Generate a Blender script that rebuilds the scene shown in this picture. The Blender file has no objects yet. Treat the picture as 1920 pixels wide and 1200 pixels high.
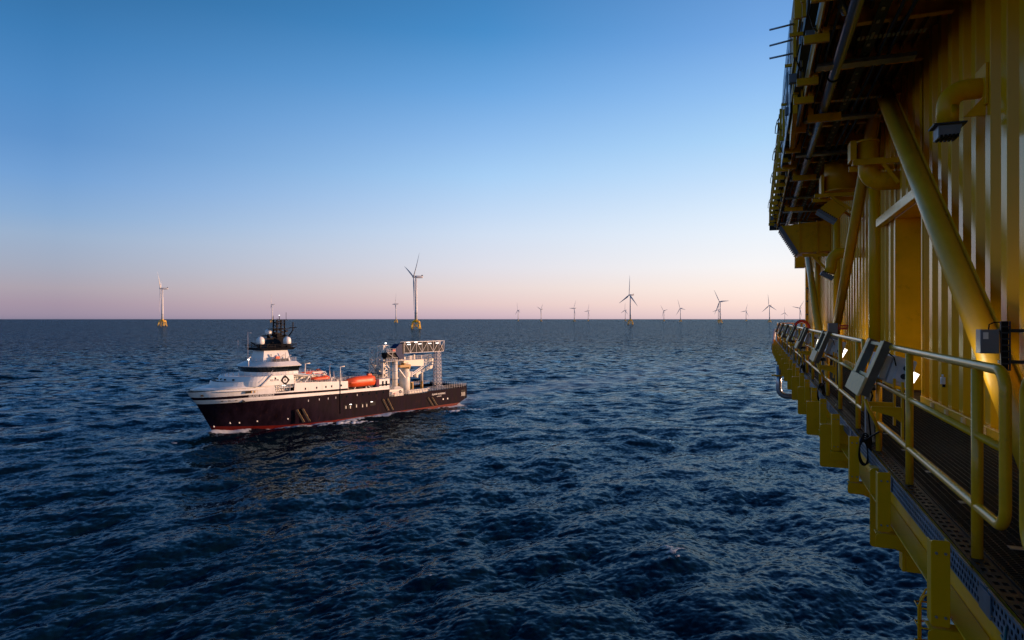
import bpy, math, random
import numpy as np
from mathutils import Vector, Matrix
R = math.radians
sc = bpy.context.scene
col = sc.collection
EYE = 32.0                                    # the photographer stands 32 m above the sea

# ------------------------------------------------------------------ camera
cam = bpy.data.cameras.new("camera")
camo = bpy.data.objects.new("camera", cam); col.objects.link(camo)
camo.location = (0, 0, EYE); camo.rotation_euler = (R(90), 0, 0)
cam.sensor_width = 36.0; cam.lens = 36.0 * 1240 / 1920
cam.shift_y = -2 / 1920
cam.clip_start = 0.05; cam.clip_end = 120000
sc.camera = camo

# ------------------------------------------------------------------ sun and sky
SUN_AZ, SUN_EL = 80.0, 7.0                    # degrees clockwise from the view direction (+Y), and above the horizon
sd = Vector((math.sin(R(SUN_AZ)) * math.cos(R(SUN_EL)), math.cos(R(SUN_AZ)) * math.cos(R(SUN_EL)), math.sin(R(SUN_EL))))
sl = bpy.data.lights.new("sun", 'SUN'); sl.energy = 5.0; sl.angle = R(0.6); sl.color = (1.0, 0.56, 0.32)
so = bpy.data.objects.new("sun", sl); col.objects.link(so)
so.rotation_euler = sd.to_track_quat('Z', 'Y').to_euler(); so.location = (0, 0, 200)

def s2l(c):
    return tuple((v / 255 / 12.92) if v / 255 <= 0.04045 else ((v / 255 + 0.055) / 1.055) ** 2.4 for v in c) + (1,)

w = bpy.data.worlds.new("World"); sc.world = w; w.use_nodes = True
nt = w.node_tree; nt.nodes.clear()
def N(t, **k):
    n = nt.nodes.new(t)
    for a, b in k.items(): setattr(n, a, b)
    return n
L = lambda a, b: nt.links.new(a, b)
tc = N('ShaderNodeTexCoord'); sep = N('ShaderNodeSeparateXYZ'); L(tc.outputs['Generated'], sep.inputs[0])
asin = N('ShaderNodeMath', operation='ARCSINE'); L(sep.outputs['Z'], asin.inputs[0])
el = N('ShaderNodeMapRange'); L(asin.outputs[0], el.inputs['Value'])     # -6 deg .. 90 deg -> 0 .. 1
el.inputs['From Min'].default_value = R(-6); el.inputs['From Max'].default_value = R(90)
# gradient over elevation: finer near the horizon
pw = N('ShaderNodeMath', operation='POWER'); L(el.outputs[0], pw.inputs[0]); pw.inputs[1].default_value = 0.5
def pos(e): return ((e + 6) / 96) ** 0.5
def ramp(stops):
    r = N('ShaderNodeValToRGB'); r.color_ramp.interpolation = 'EASE' if False else 'LINEAR'
    L(pw.outputs[0], r.inputs[0]); e = r.color_ramp.elements
    while len(e) > 1: e.remove(e[-1])
    for i, (d, c) in enumerate(stops):
        q = e[0] if i == 0 else e.new(pos(d))
        q.position = pos(d); q.color = s2l(c)
    return r
away = ramp([(-6, (40, 48, 78)), (-0.2, (126, 122, 148)), (0.25, (152, 138, 158)), (1.1, (163, 146, 162)), (2.2, (170, 160, 171)), (3.7, (163, 169, 187)),
             (6.0, (153, 175, 203)), (7.5, (136, 170, 209)), (10.1, (114, 159, 210)), (12.7, (94, 145, 201)), (15.9, (79, 137, 195)), (19.7, (61, 123, 180)), (26, (40, 96, 146)), (45, (22, 62, 108)), (90, (8, 26, 54))])
mid = ramp([(-6, (60, 66, 95)), (-0.2, (184, 162, 180)), (0.28, (206, 180, 190)), (1.3, (226, 199, 197)), (2.7, (229, 213, 211)), (4.5, (221, 220, 229)),
            (7.3, (206, 220, 239)), (9.1, (191, 214, 241)), (12.2, (165, 204, 242)), (15.2, (141, 186, 234)), (19, (108, 165, 222)), (23.4, (72, 140, 200)), (30, (50, 112, 170)), (45, (28, 74, 124)), (90, (10, 30, 60))])
tow = ramp([(-6, (90, 84, 100)), (-0.2, (216, 190, 196)), (0.26, (236, 207, 203)), (1.2, (250, 222, 211)), (2.5, (252, 235, 225)), (4.3, (246, 243, 243)),
            (6.9, (232, 240, 249)), (8.6, (220, 235, 250)), (11.5, (195, 222, 249)), (14.4, (170, 210, 246)), (18, (144, 190, 239)), (22.2, (114, 165, 225)), (30, (76, 130, 190)), (45, (38, 88, 140)), (90, (12, 34, 66))])
# azimuth towards the sun
hz = N('ShaderNodeCombineXYZ'); L(sep.outputs['X'], hz.inputs[0]); L(sep.outputs['Y'], hz.inputs[1])
nz = N('ShaderNodeVectorMath', operation='NORMALIZE'); L(hz.outputs[0], nz.inputs[0])
dt = N('ShaderNodeVectorMath', operation='DOT_PRODUCT'); L(nz.outputs[0], dt.inputs[0])
dt.inputs[1].default_value = (math.sin(R(SUN_AZ)), math.cos(R(SUN_AZ)), 0)
m1 = N('ShaderNodeMapRange'); L(dt.outputs['Value'], m1.inputs['Value']); m1.inputs['From Min'].default_value = -0.415; m1.inputs['From Max'].default_value = 0.135
m2 = N('ShaderNodeMapRange'); L(dt.outputs['Value'], m2.inputs['Value']); m2.inputs['From Min'].default_value = 0.135; m2.inputs['From Max'].default_value = 0.51
x1 = N('ShaderNodeMixRGB'); L(m1.outputs[0], x1.inputs[0]); L(away.outputs[0], x1.inputs[1]); L(mid.outputs[0], x1.inputs[2])
x2 = N('ShaderNodeMixRGB'); L(m2.outputs[0], x2.inputs[0]); L(x1.outputs[0], x2.inputs[1]); L(tow.outputs[0], x2.inputs[2])
bg = N('ShaderNodeBackground'); bg.inputs['Strength'].default_value = 0.87; L(x2.outputs[0], bg.inputs[0])
wo = N('ShaderNodeOutputWorld'); L(bg.outputs[0], wo.inputs[0])

sc.view_settings.view_transform = 'Standard'; sc.view_settings.look = 'None'
sc.view_settings.exposure = 0.25; sc.view_settings.gamma = 1.0; sc.view_settings.use_curve_mapping = False
sc.cycles.max_bounces = 8; sc.cycles.caustics_reflective = False; sc.cycles.caustics_refractive = False

# ------------------------------------------------------------------ materials
def mat(name, c, rough=0.5, metal=0.0, var=0.12, scale=3.0, coat=0.0, dirt=0.0, dirtcol=(0.03, 0.02, 0.012), bump=0.0, bscale=20, emit=None, es=1.0, spec=None, stretch=None, rvar=0.1):
    m = bpy.data.materials.new(name); m.use_nodes = True
    t = m.node_tree; b = t.nodes['Principled BSDF']
    b.inputs['Roughness'].default_value = rough; b.inputs['Metallic'].default_value = metal
    b.inputs['Coat Weight'].default_value = coat; b.inputs['Coat Roughness'].default_value = 0.07
    if spec is not None: b.inputs['Specular IOR Level'].default_value = spec
    tcn = t.nodes.new('ShaderNodeTexCoord'); vec = tcn.outputs['Object']
    if stretch:
        mp = t.nodes.new('ShaderNodeMapping'); t.links.new(vec, mp.inputs[0]); mp.inputs['Scale'].default_value = stretch; vec = mp.outputs[0]
    n = t.nodes.new('ShaderNodeTexNoise'); n.inputs['Scale'].default_value = scale; n.inputs['Detail'].default_value = 6
    n.inputs['Roughness'].default_value = 0.6
    t.links.new(vec, n.inputs['Vector'])
    mr = t.nodes.new('ShaderNodeMapRange'); t.links.new(n.outputs['Fac'], mr.inputs['Value'])
    mr.inputs['From Min'].default_value = 0.3; mr.inputs['From Max'].default_value = 0.7
    mr.inputs['To Min'].default_value = 1 - var; mr.inputs['To Max'].default_value = 1 + var
    hs = t.nodes.new('ShaderNodeHueSaturation'); hs.inputs['Color'].default_value = (*c, 1)
    t.links.new(mr.outputs[0], hs.inputs['Value'])
    out = hs.outputs[0]
    if dirt > 0:
        n2 = t.nodes.new('ShaderNodeTexNoise'); n2.inputs['Scale'].default_value = scale * 2.7; n2.inputs['Detail'].default_value = 9; n2.inputs['Roughness'].default_value = 0.7
        t.links.new(vec, n2.inputs['Vector'])
        r2 = t.nodes.new('ShaderNodeMapRange'); t.links.new(n2.outputs['Fac'], r2.inputs['Value'])
        r2.inputs['From Min'].default_value = 0.55; r2.inputs['From Max'].default_value = 0.75; r2.inputs['To Max'].default_value = dirt
        mx = t.nodes.new('ShaderNodeMixRGB'); t.links.new(r2.outputs[0], mx.inputs[0]); t.links.new(out, mx.inputs[1]); mx.inputs[2].default_value = (*dirtcol, 1)
        out = mx.outputs[0]
    t.links.new(out, b.inputs['Base Color'])
    rr = t.nodes.new('ShaderNodeMapRange'); t.links.new(n.outputs['Fac'], rr.inputs['Value'])
    rr.inputs['From Min'].default_value = 0.3; rr.inputs['From Max'].default_value = 0.7
    rr.inputs['To Min'].default_value = max(0.02, rough * (1 - rvar * 2)); rr.inputs['To Max'].default_value = rough * (1 + rvar * 2)
    t.links.new(rr.outputs[0], b.inputs['Roughness'])
    if bump > 0:
        bn = t.nodes.new('ShaderNodeTexNoise'); bn.inputs['Scale'].default_value = bscale; bn.inputs['Detail'].default_value = 4
        t.links.new(vec, bn.inputs['Vector'])
        bp = t.nodes.new('ShaderNodeBump'); bp.inputs['Strength'].default_value = bump; bp.inputs['Distance'].default_value = 0.02
        t.links.new(bn.outputs['Fac'], bp.inputs['Height']); t.links.new(bp.outputs[0], b.inputs['Normal'])
    if emit:
        b.inputs['Emission Color'].default_value = (*emit, 1); b.inputs['Emission Strength'].default_value = es
    return m
M = {}
YEL = (0.86, 0.43, 0.003)
M['yellow'] = mat('yellow_paint', YEL, 0.33, spec=0.22, var=0.12, scale=1.7, dirt=0.5, dirtcol=(0.34, 0.14, 0.012), bump=0.08, bscale=60)
M['wall'] = mat('wall_yellow_paint', YEL, 0.19, spec=0.22, var=0.08, scale=0.9, dirt=0.18, dirtcol=(0.4, 0.18, 0.015), bump=0.10, bscale=3.0, stretch=(1, 1, 0.35))
M['brace'] = mat('brace_yellow_paint', (0.84, 0.45, 0.02), 0.34, spec=0.7, var=0.08, scale=2, dirt=0.25, dirtcol=(0.45, 0.24, 0.04))
M['rail'] = mat('rail_yellow_paint', (0.88, 0.43, 0.008), 0.22, spec=0.45, var=0.12, scale=6, dirt=0.35, dirtcol=(0.32, 0.2, 0.07), bump=0.08, bscale=40)
M['galv'] = mat('galvanised_steel', (0.30, 0.32, 0.34), 0.38, metal=0.75, var=0.25, scale=14, dirt=0.3, dirtcol=(0.1, 0.1, 0.1), bump=0.1)
M['traymetal'] = mat('tray_metal', (0.20, 0.27, 0.36), 0.35, metal=0.55, var=0.3, scale=9, dirt=0.35, dirtcol=(0.05, 0.06, 0.08))
M['pipe'] = mat('grey_pipe', (0.42, 0.46, 0.52), 0.25, metal=0.6, var=0.06, scale=3, rvar=0.03)
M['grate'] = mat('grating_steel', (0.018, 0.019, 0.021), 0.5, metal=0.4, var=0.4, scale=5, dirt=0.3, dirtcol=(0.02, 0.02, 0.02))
M['beige'] = mat('beige_coated_steel', (0.84, 0.60, 0.28), 0.5, spec=0.2, var=0.15, scale=16, dirt=0.4, dirtcol=(0.2, 0.15, 0.08), bump=0.15, bscale=90)
M['brownsteel'] = mat('brown_grey_channel', (0.15, 0.115, 0.08), 0.5, spec=0.15, var=0.2, scale=12)
M['bluegrey'] = mat('light_housing_grey', (0.74, 0.80, 0.86), 0.42, var=0.08, scale=9)
M['black'] = mat('black_rubber', (0.010, 0.010, 0.011), 0.6, var=0.2, spec=0.15)
M['darkgrey'] = mat('dark_grey_paint', (0.035, 0.04, 0.045), 0.5, spec=0.2, var=0.2)
M['greybox'] = mat('grey_enclosure', (0.16, 0.18, 0.21), 0.45, var=0.1, scale=5)
M['teal'] = mat('teal_hose', (0.03, 0.14, 0.14), 0.5)
M['redplastic'] = mat('red_plastic', (0.6, 0.03, 0.015), 0.4)
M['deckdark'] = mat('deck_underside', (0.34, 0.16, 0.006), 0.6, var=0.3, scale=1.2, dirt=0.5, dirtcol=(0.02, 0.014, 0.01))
M['lens'] = mat('lit_lens', (0.9, 0.9, 0.85), 0.3, emit=(1.0, 0.93, 0.78), es=2.4)
M['mesh_blue'] = mat('screen_panel', (0.32, 0.45, 0.60), 0.4, metal=0.3, var=0.15, scale=8)
# ship
M['hull'] = mat('dark_hull_paint', (0.0115, 0.0068, 0.013), 0.55, spec=0.03, var=0.55, scale=0.5, dirt=0.6, dirtcol=(0.050, 0.021, 0.017), bump=0.2, bscale=1.2, stretch=(1, 1, 0.3))
M['boot'] = mat('red_bottom_paint', (0.12, 0.009, 0.006), 0.5, spec=0.12, var=0.3, scale=0.6, dirt=0.5, dirtcol=(0.06, 0.015, 0.01))
M['white'] = mat('ship_white_paint', (0.80, 0.80, 0.78), 0.38, var=0.06, scale=0.4, dirt=0.35, dirtcol=(0.46, 0.30, 0.18), stretch=(1.3, 1.3, 0.2))
M['cream'] = mat('crane_cream_paint', (0.76, 0.72, 0.64), 0.45, var=0.1, scale=0.7, dirt=0.3, dirtcol=(0.4, 0.26, 0.14))
M['glass'] = mat('dark_window_glass', (0.006, 0.010, 0.010), 0.08, var=0.1, spec=0.6)
M['mastblack'] = mat('black_mast_paint', (0.008, 0.008, 0.010), 0.55, spec=0.12)
M['orange'] = mat('orange_grp', (0.72, 0.085, 0.012), 0.4, var=0.08, scale=1.0, dirt=0.15, dirtcol=(0.3, 0.05, 0.02))
M['deckgreen'] = mat('ship_deck_green', (0.05, 0.07, 0.06), 0.6, var=0.3)
M['blue'] = mat('blue_housing', (0.006, 0.020, 0.085), 0.5, spec=0.15)
M['lattice'] = mat('pale_lattice_steel', (0.42, 0.42, 0.46), 0.4, var=0.12)
M['trussgrey'] = mat('gangway_side_grey', (0.016, 0.020, 0.026), 0.6, spec=0.15)
M['ochre'] = mat('ochre_paint', (0.42, 0.24, 0.06), 0.5, dirt=0.4, dirtcol=(0.15, 0.07, 0.03))
M['shiplamp'] = mat('lit_ship_lamp', (0.9, 0.9, 0.9), 0.4, emit=(1.0, 0.97, 0.9), es=2.2)
M['turb'] = mat('turbine_light_grey', (0.60, 0.62, 0.66), 0.45, var=0.04)
M['tp'] = mat('jacket_yellow', (0.92, 0.56, 0.03), 0.5, var=0.15, scale=0.08)
M['tidal'] = mat('jacket_tidal_zone', (0.16, 0.10, 0.04), 0.6, var=0.2, scale=0.1)

# ------------------------------------------------------------------ mesh helpers
class MB:
    def __init__(s): s.v = []; s.f = []; s.sm = []; s.seg = []
    def add(s, vs, fs, smooth=False):
        o = len(s.v); s.seg.append((o, len(s.f))); s.v += [tuple(p) for p in vs]; s.f += [tuple(i + o for i in f) for f in fs]; s.sm += [smooth] * len(fs)
        return s
    def box(s, x0, x1, y0, y1, z0, z1):
        return s.add([(x0, y0, z0), (x1, y0, z0), (x1, y1, z0), (x0, y1, z0), (x0, y0, z1), (x1, y0, z1), (x1, y1, z1), (x0, y1, z1)],
                     [(0, 3, 2, 1), (4, 5, 6, 7), (0, 1, 5, 4), (1, 2, 6, 5), (2, 3, 7, 6), (3, 0, 4, 7)])
    def beam(s, p, q, w, h, up=(0, 0, 1)):
        p = Vector(p); q = Vector(q); d = (q - p).normalized(); u = Vector(up)
        if abs(d.dot(u)) > 0.98: u = Vector((1, 0, 0)) if abs(d.x) < 0.9 else Vector((0, 1, 0))
        x = d.cross(u).normalized() * w / 2; y = x.cross(d).normalized() * h / 2
        vs = [p - x - y, p + x - y, p + x + y, p - x + y, q - x - y, q + x - y, q + x + y, q - x + y]
        return s.add(vs, [(0, 1, 2, 3), (7, 6, 5, 4), (0, 4, 5, 1), (1, 5, 6, 2), (2, 6, 7, 3), (3, 7, 4, 0)])
    def path(s, pts, r, n=8, closed=False, cap=True, radii=None, smooth=True):
        pts = [Vector(p) for p in pts]; m = len(pts); rings = []; prev = None
        for i, p in enumerate(pts):
            if closed: d = pts[(i + 1) % m] - pts[i - 1]
            else: d = pts[min(i + 1, m - 1)] - pts[max(i - 1, 0)]
            d.normalize()
            if prev is None:
                u = Vector((0, 0, 1)) if abs(d.z) < 0.9 else Vector((1, 0, 0))
                x = d.cross(u).normalized()
            else:
                x = (prev - d * prev.dot(d)).normalized()
            prev = x; y = d.cross(x)
            rr = radii[i] if radii else r
            rings.append([p + (x * math.cos(2 * math.pi * k / n) + y * math.sin(2 * math.pi * k / n)) * rr for k in range(n)])
        o = len(s.v); s.seg.append((o, len(s.f)))
        for rg in rings: s.v += [tuple(p) for p in rg]
        for i in range(m if closed else m - 1):
            a = o + i * n; b = o + ((i + 1) % m) * n
            for k in range(n):
                s.f.append((a + k, b + k, b + (k + 1) % n, a + (k + 1) % n)); s.sm.append(smooth)
        if cap and not closed:
            s.f.append(tuple(o + k for k in range(n))); s.sm.append(False)
            s.f.append(tuple(o + (m - 1) * n + k for k in reversed(range(n)))); s.sm.append(False)
        return s
    def tube(s, p, q, r, n=8, r2=None): return s.path([p, q], r, n, radii=[r, r if r2 is None else r2])
    def prism(s, poly, axis, c0, c1):
        # poly: list of 2D points; axis 0: (y,z) extruded in x, 1: (x,z) in y, 2: (x,y) in z
        def P(a, b, c): return {0: (c, a, b), 1: (a, c, b), 2: (a, b, c)}[axis]
        n = len(poly); vs = [P(a, b, c0) for a, b in poly] + [P(a, b, c1) for a, b in poly]
        fs = [tuple(range(n)), tuple(reversed(range(n, 2 * n)))] + [(i, i + n, (i + 1) % n + n, (i + 1) % n) for i in range(n)]
        return s.add(vs, fs)
    def loft(s, rings, cap0=True, cap1=True, closed=True, smooth=False):
        o = len(s.v); n = len(rings[0]); s.seg.append((o, len(s.f)))
        for rg in rings: s.v += [tuple(p) for p in rg]
        for i in range(len(rings) - 1):
            for k in range(n if closed else n - 1):
                a = o + i * n + k; b = o + i * n + (k + 1) % n
                s.f.append((a, b, b + n, a + n)); s.sm.append(smooth)
        if cap0: s.f.append(tuple(o + k for k in reversed(range(n)))); s.sm.append(False)
        if cap1: s.f.append(tuple(o + (len(rings) - 1) * n + k for k in range(n))); s.sm.append(False)
        return s
    def lathe(s, prof, c=(0, 0, 0), n=20, smooth=True):
        rings = [[(c[0] + r * math.cos(2 * math.pi * k / n), c[1] + r * math.sin(2 * math.pi * k / n), c[2] + z) for k in range(n)] for r, z in prof]
        return s.loft(rings, smooth=smooth)
    def mesh(s, name):
        me = bpy.data.meshes.new(name); me.from_pydata(s.v, [], s.f); me.update()
        me.polygons.foreach_set('use_smooth', s.sm)
        return me
    def clusters(s, gap=0.02):
        """primitives whose bounds touch belong to one piece"""
        n = len(s.seg)
        if n < 2: return None
        V_ = np.array(s.v); st = [a for a, _ in s.seg] + [len(s.v)]
        lo = np.array([V_[st[i]:st[i + 1]].min(0) for i in range(n)]) - gap; hi = np.array([V_[st[i]:st[i + 1]].max(0) for i in range(n)]) + gap
        lab = -np.ones(n, int); c = 0
        for i in range(n):
            if lab[i] >= 0: continue
            st_ = [i]; lab[i] = c
            while st_:
                k = st_.pop(); t_ = np.where((lab < 0) & (lo <= hi[k]).all(1) & (hi >= lo[k]).all(1))[0]
                lab[t_] = c; st_ += list(t_)
            c += 1
        return lab if c > 1 else None
    def build(s, name, m, parent=None, bevel=0, kind=None, label=None, fix=True):
        lab = s.clusters() if kind is None else None
        if lab is not None:
            if lab.max() >= 60: return s.build(name, m, parent, bevel, 'stuff', label, fix)
            fe = [b for _, b in s.seg] + [len(s.f)]; ve = [a for a, _ in s.seg] + [len(s.v)]; first = None
            for c in range(lab.max() + 1):
                q = MB()
                for i in np.where(lab == c)[0]:
                    v0, v1 = ve[i], ve[i + 1]; o_ = len(q.v) - v0
                    q.v += s.v[v0:v1]; q.f += [tuple(x + o_ for x in f) for f in s.f[fe[i]:fe[i + 1]]]; q.sm += s.sm[fe[i]:fe[i + 1]]
                ob = q.build(name, m, parent, bevel, kind, label, fix); first = first or ob
            return first
        if kind == 'joined': kind = None
        me = s.mesh(name)
        if fix:
            import bmesh
            bm = bmesh.new(); bm.from_mesh(me); bmesh.ops.recalc_face_normals(bm, faces=bm.faces); bm.to_mesh(me); bm.free()
        me.materials.append(m)
        o = bpy.data.objects.new(name, me); col.objects.link(o)
        if parent: o.parent = parent
        if bevel:
            b = o.modifiers.new('bevel', 'BEVEL'); b.width = bevel; b.segments = 2; b.limit_method = 'ANGLE'
        if kind: o['kind'] = kind
        if label: o['label'] = label
        return o
def empty(name, loc, rz=0.0, label=None, cat=None, group=None):
    o = bpy.data.objects.new(name, None); o.empty_display_size = 0.2; col.objects.link(o)
    o.location = loc; o.rotation_euler = (0, 0, rz)
    tag(o, label, cat, group); return o
def tag(o, label=None, cat=None, group=None, kind=None):
    if label: o['label'] = label
    if cat: o['category'] = cat
    if group: o['group'] = group
    if kind: o['kind'] = kind
    return o
def copy_tree(o, parent=None):
    c = o.copy(); col.objects.link(c); c.parent = parent
    for ch in list(o.children): copy_tree(ch, c)
    return c
def arc(c, u, v, r, a0, a1, n=8):
    c = Vector(c); u = Vector(u); v = Vector(v)
    return [c + u * r * math.cos(R(a0 + (a1 - a0) * i / n)) + v * r * math.sin(R(a0 + (a1 - a0) * i / n)) for i in range(n + 1)]
# ------------------------------------------------------------------ the sea
SO = Vector((-27.2, 255.8, 0)); SH = Vector((-0.63, -0.775, 0)).normalized(); SN = Vector((-SH.y, SH.x, 0))
def ocean_tile(N_, Lt, seed, wind, lmin, lmax, hs, spread=2):
    rng = np.random.default_rng(seed)
    k1 = 2 * np.pi * np.fft.fftfreq(N_, Lt / N_)
    kx, ky = np.meshgrid(k1, k1, indexing='ij'); k = np.hypot(kx, ky); k[0, 0] = 1e-6
    wd = np.array(wind) / np.hypot(*wind)
    c = (kx * wd[0] + ky * wd[1]) / k
    Lw = 7.6 ** 2 / 9.81
    P = np.exp(-1 / (k * Lw) ** 2) / k ** 4 * (0.16 + np.abs(c) ** spread) * np.where(c < 0, 0.25, 1.0)
    lam = 2 * np.pi / k
    P *= (lam > lmin) & (lam < lmax); P[0, 0] = 0
    H = np.sqrt(P) * (rng.standard_normal(k.shape) + 1j * rng.standard_normal(k.shape))
    h = np.fft.ifft2(H).real; sc_ = hs / h.std(); H = H * sc_; h = h * sc_
    dx = np.fft.ifft2(1j * kx / k * H).real; dy = np.fft.ifft2(1j * ky / k * H).real
    jx = np.fft.ifft2(-kx * kx / k * H).real; jy = np.fft.ifft2(-ky * ky / k * H).real
    return h, dx, dy, jx + jy
def sample(F, x, y, Lt):
    n = F.shape[0]; u = (x / Lt * n) % n; v = (y / Lt * n) % n
    i = np.floor(u).astype(int); j = np.floor(v).astype(int); fu = u - i; fv = v - j
    i %= n; j %= n; i1 = (i + 1) % n; j1 = (j + 1) % n
    return (F[i, j] * (1 - fu) + F[i1, j] * fu) * (1 - fv) + (F[i, j1] * (1 - fu) + F[i1, j1] * fu) * fv
WIND = (0.80, -0.60)
T1 = ocean_tile(1024, 331.0, 3, WIND, 4.0, 60, 0.36)
T2 = ocean_tile(512, 71.0, 8, (0.93, -0.36), 0.45, 4.0, 0.050, spread=1)
def sea_grid(rows, ths, fine=True):
    d, th = np.meshgrid(rows, ths, indexing='ij')
    x = d * np.sin(th); y = d * np.cos(th); z = np.zeros_like(x); foam = np.zeros_like(x)
    if fine:
        g = np.gradient(rows)[:, None]
        f1 = np.clip(1.6 - g / 18.0, 0.12, 1); f2 = np.clip(1.4 - g / 1.6, 0.0, 1)
        r = R(17); xr = x * math.cos(r) - y * math.sin(r); yr = x * math.sin(r) + y * math.cos(r)
        h1, a1, b1, j1 = [sample(q, x, y, 331.0) for q in T1]
        h2, a2, b2, j2 = [sample(q, xr, yr, 71.0) for q in T2]
        z = h1 * f1 + h2 * f2
        ax = a2 * math.cos(r) + b2 * math.sin(r); ay = -a2 * math.sin(r) + b2 * math.cos(r)
        x0, y0 = x.copy(), y.copy()
        x = x - 0.9 * a1 * f1 * 1.0 - 0.8 * ax * f2; y = y - 0.9 * b1 * f1 - 0.8 * ay * f2
        jj = j1 + 0.4 * j2
        near = np.clip((1500 - d) / 900, 0, 1)
        t_ = np.percentile(-j1, 99.94); foam = np.clip((-jj - t_) / (abs(t_) * 0.25), 0, 1) * near * 0.55
        # ship frame
        rx, ry = x0 - SO.x, y0 - SO.y; s = rx * SH.x + ry * SH.y; t = rx * SN.x + ry * SN.y
        at = np.abs(t)
        hb = 9.9 * np.sqrt(np.clip(1 - (np.clip((s - 52) / 38.5, 0, 1)) ** 1.9, 0, 1))
        out = at - hb
        side = np.exp(-np.clip(out - 0.6, 0, None) / 2.3) * (s > -2) * (s < 92) * (0.78 + 0.30 * np.sin(s * 0.21 + 1.0) + 0.25 * np.sin(s * .53))
        bow_ = np.exp(-((s - 90.5) / 3.6) ** 2 - (t / 5.0) ** 2) * 0.9
        # waves shed by the bow, spreading aft
        arm = np.exp(-((out - (3.5 + (78 - s) * 0.20)) / 2.2) ** 2) * np.clip((84 - s) / 10, 0, 1) * np.clip((s + 20) / 40, 0, 1) * 0.98
        arm2 = np.exp(-((out - (1.2 + (52 - s) * 0.10)) / 1.6) ** 2) * np.clip((60 - s) / 6, 0, 1) * np.clip((s + 10) / 30, 0, 1) * 0.9
        wk = np.exp(-(at / (7.5 + 0.05 * np.abs(s))) ** 4) * (s < 3) * np.exp(np.clip(s, -500, 0) / 60) * 0.60
        brk = np.clip(0.55 + h2 / 0.10 + 0.9 * h1, 0, 1.25); far_ = np.clip(0.55 + 0.6 * np.sin(s * 0.13 + 0.7) + 0.35 * np.sin(s * 0.37), 0, 1.1)
        side = side * (0.6 + 0.4 * brk); arm = arm * brk * far_; arm2 = arm2 * brk * far_
        foam = np.clip(foam + np.clip(side, 0, 1) * 1.1 + bow_ + arm + arm2 + wk, 0, 1)
        for px, py, rr, a in ((8.8 * 2.2, 201.5, 1.2, 1.0), (35.2, 210.0, 1.0, .7), (-125, 186, 2.0, .8), (-88, 172, 1.2, .8)):
            foam = np.maximum(foam, a * np.exp(-((x0 - px) / rr) ** 2 - ((y0 - py) / (rr * .7)) ** 2))
        # calm slick of the wake and swell raised by the bow
        z = z * (1 - 0.45 * np.exp(-(at / (8 + 0.06 * np.abs(s))) ** 4) * (s < 0) * np.exp(np.clip(s, -900, 0) / 220))
        z = z + 0.45 * arm + 0.5 * bow_
    return x, y, z, foam, (np.exp(-(at / (9 + 0.10 * np.abs(s))) ** 4) * (s < 0) * np.exp(np.clip(s, -900, 0) / 160) if fine else foam)
def grid_faces(nr, nc, off=0, wrap=False):
    i = np.arange(nr - 1)[:, None]; j = np.arange(nc - 1 if not wrap else nc)[None, :]
    a = i * nc + j; b = i * nc + (j + 1) % nc
    return np.stack([a, b, b + nc, a + nc], -1).reshape(-1, 4) + off
# distance rows: even steps in 1/d, as fine as the eye resolves, then out to the horizon
inv = np.linspace(1 / 40.0, 1 / 5200.0, 900); rows = 1 / inv
far = np.geomspace(5600, 90000, 14); near0 = np.array([3.0, 10, 18, 26, 33])
ths = np.linspace(R(-47), R(47), 1150)
VX = []; FC = []; FO = []
x, y, z, fo, sk = sea_grid(np.concatenate([near0, rows]), ths)
VX.append(np.stack([x, y, z], -1).reshape(-1, 3)); FO.append(fo.ravel()); nr = len(near0) + len(rows)
FC.append(grid_faces(nr, len(ths))); off = nr * len(ths)
last = VX[0].reshape(nr, len(ths), 3)
# far strip joins the fine sheet edge
fx = far[:, None] * np.sin(ths)[None]; fy = far[:, None] * np.cos(ths)[None]
fs = np.concatenate([last[-1][None], np.stack([fx, fy, np.zeros_like(fx)], -1)], 0)
VX.append(fs.reshape(-1, 3)); FO.append(np.zeros(fs.shape[0] * fs.shape[1])); FC.append(grid_faces(fs.shape[0], len(ths), off)); off += fs.shape[0] * fs.shape[1]
# the rest of the circle, coarser
th2 = np.linspace(R(46.6), R(360 - 46.6), 300); r2 = np.concatenate([np.geomspace(3, 600, 120), np.geomspace(650, 90000, 30)])
d2, t2 = np.meshgrid(r2, th2, indexing='ij'); zz = sample(T1[0], d2 * np.sin(t2), d2 * np.cos(t2), 331.0) * np.clip((400 - d2) / 200, 0, 1) - 0.02
VX.append(np.stack([d2 * np.sin(t2), d2 * np.cos(t2), zz], -1).reshape(-1, 3)); FO.append(np.zeros(zz.size)); FC.append(grid_faces(len(r2), len(th2), off))
V = np.concatenate(VX).astype(np.float32); Fq = np.concatenate(FC).astype(np.int32); FOA = np.concatenate(FO).astype(np.float32)
me = bpy.data.meshes.new('sea'); me.vertices.add(len(V)); me.vertices.foreach_set('co', V.ravel())
me.loops.add(Fq.size); me.loops.foreach_set('vertex_index', Fq.ravel()); me.polygons.add(len(Fq))
me.polygons.foreach_set('loop_start', np.arange(0, Fq.size, 4, dtype=np.int32)); me.polygons.foreach_set('loop_total', np.full(len(Fq), 4, dtype=np.int32))
me.update(); me.polygons.foreach_set('use_smooth', np.ones(len(Fq), dtype=bool))
at_ = me.attributes.new('foam', 'FLOAT', 'POINT'); at_.data.foreach_set('value', FOA)
sl_ = np.zeros(len(V), dtype=np.float32); sl_[:sk.size] = sk.ravel()
at_ = me.attributes.new('slick', 'FLOAT', 'POINT'); at_.data.foreach_set('value', sl_)
sea = bpy.data.objects.new('sea', me); col.objects.link(sea); tag(sea, kind='structure')
m = bpy.data.materials.new('sea_water'); m.use_nodes = True; t = m.node_tree; b = t.nodes['Principled BSDF']

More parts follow.
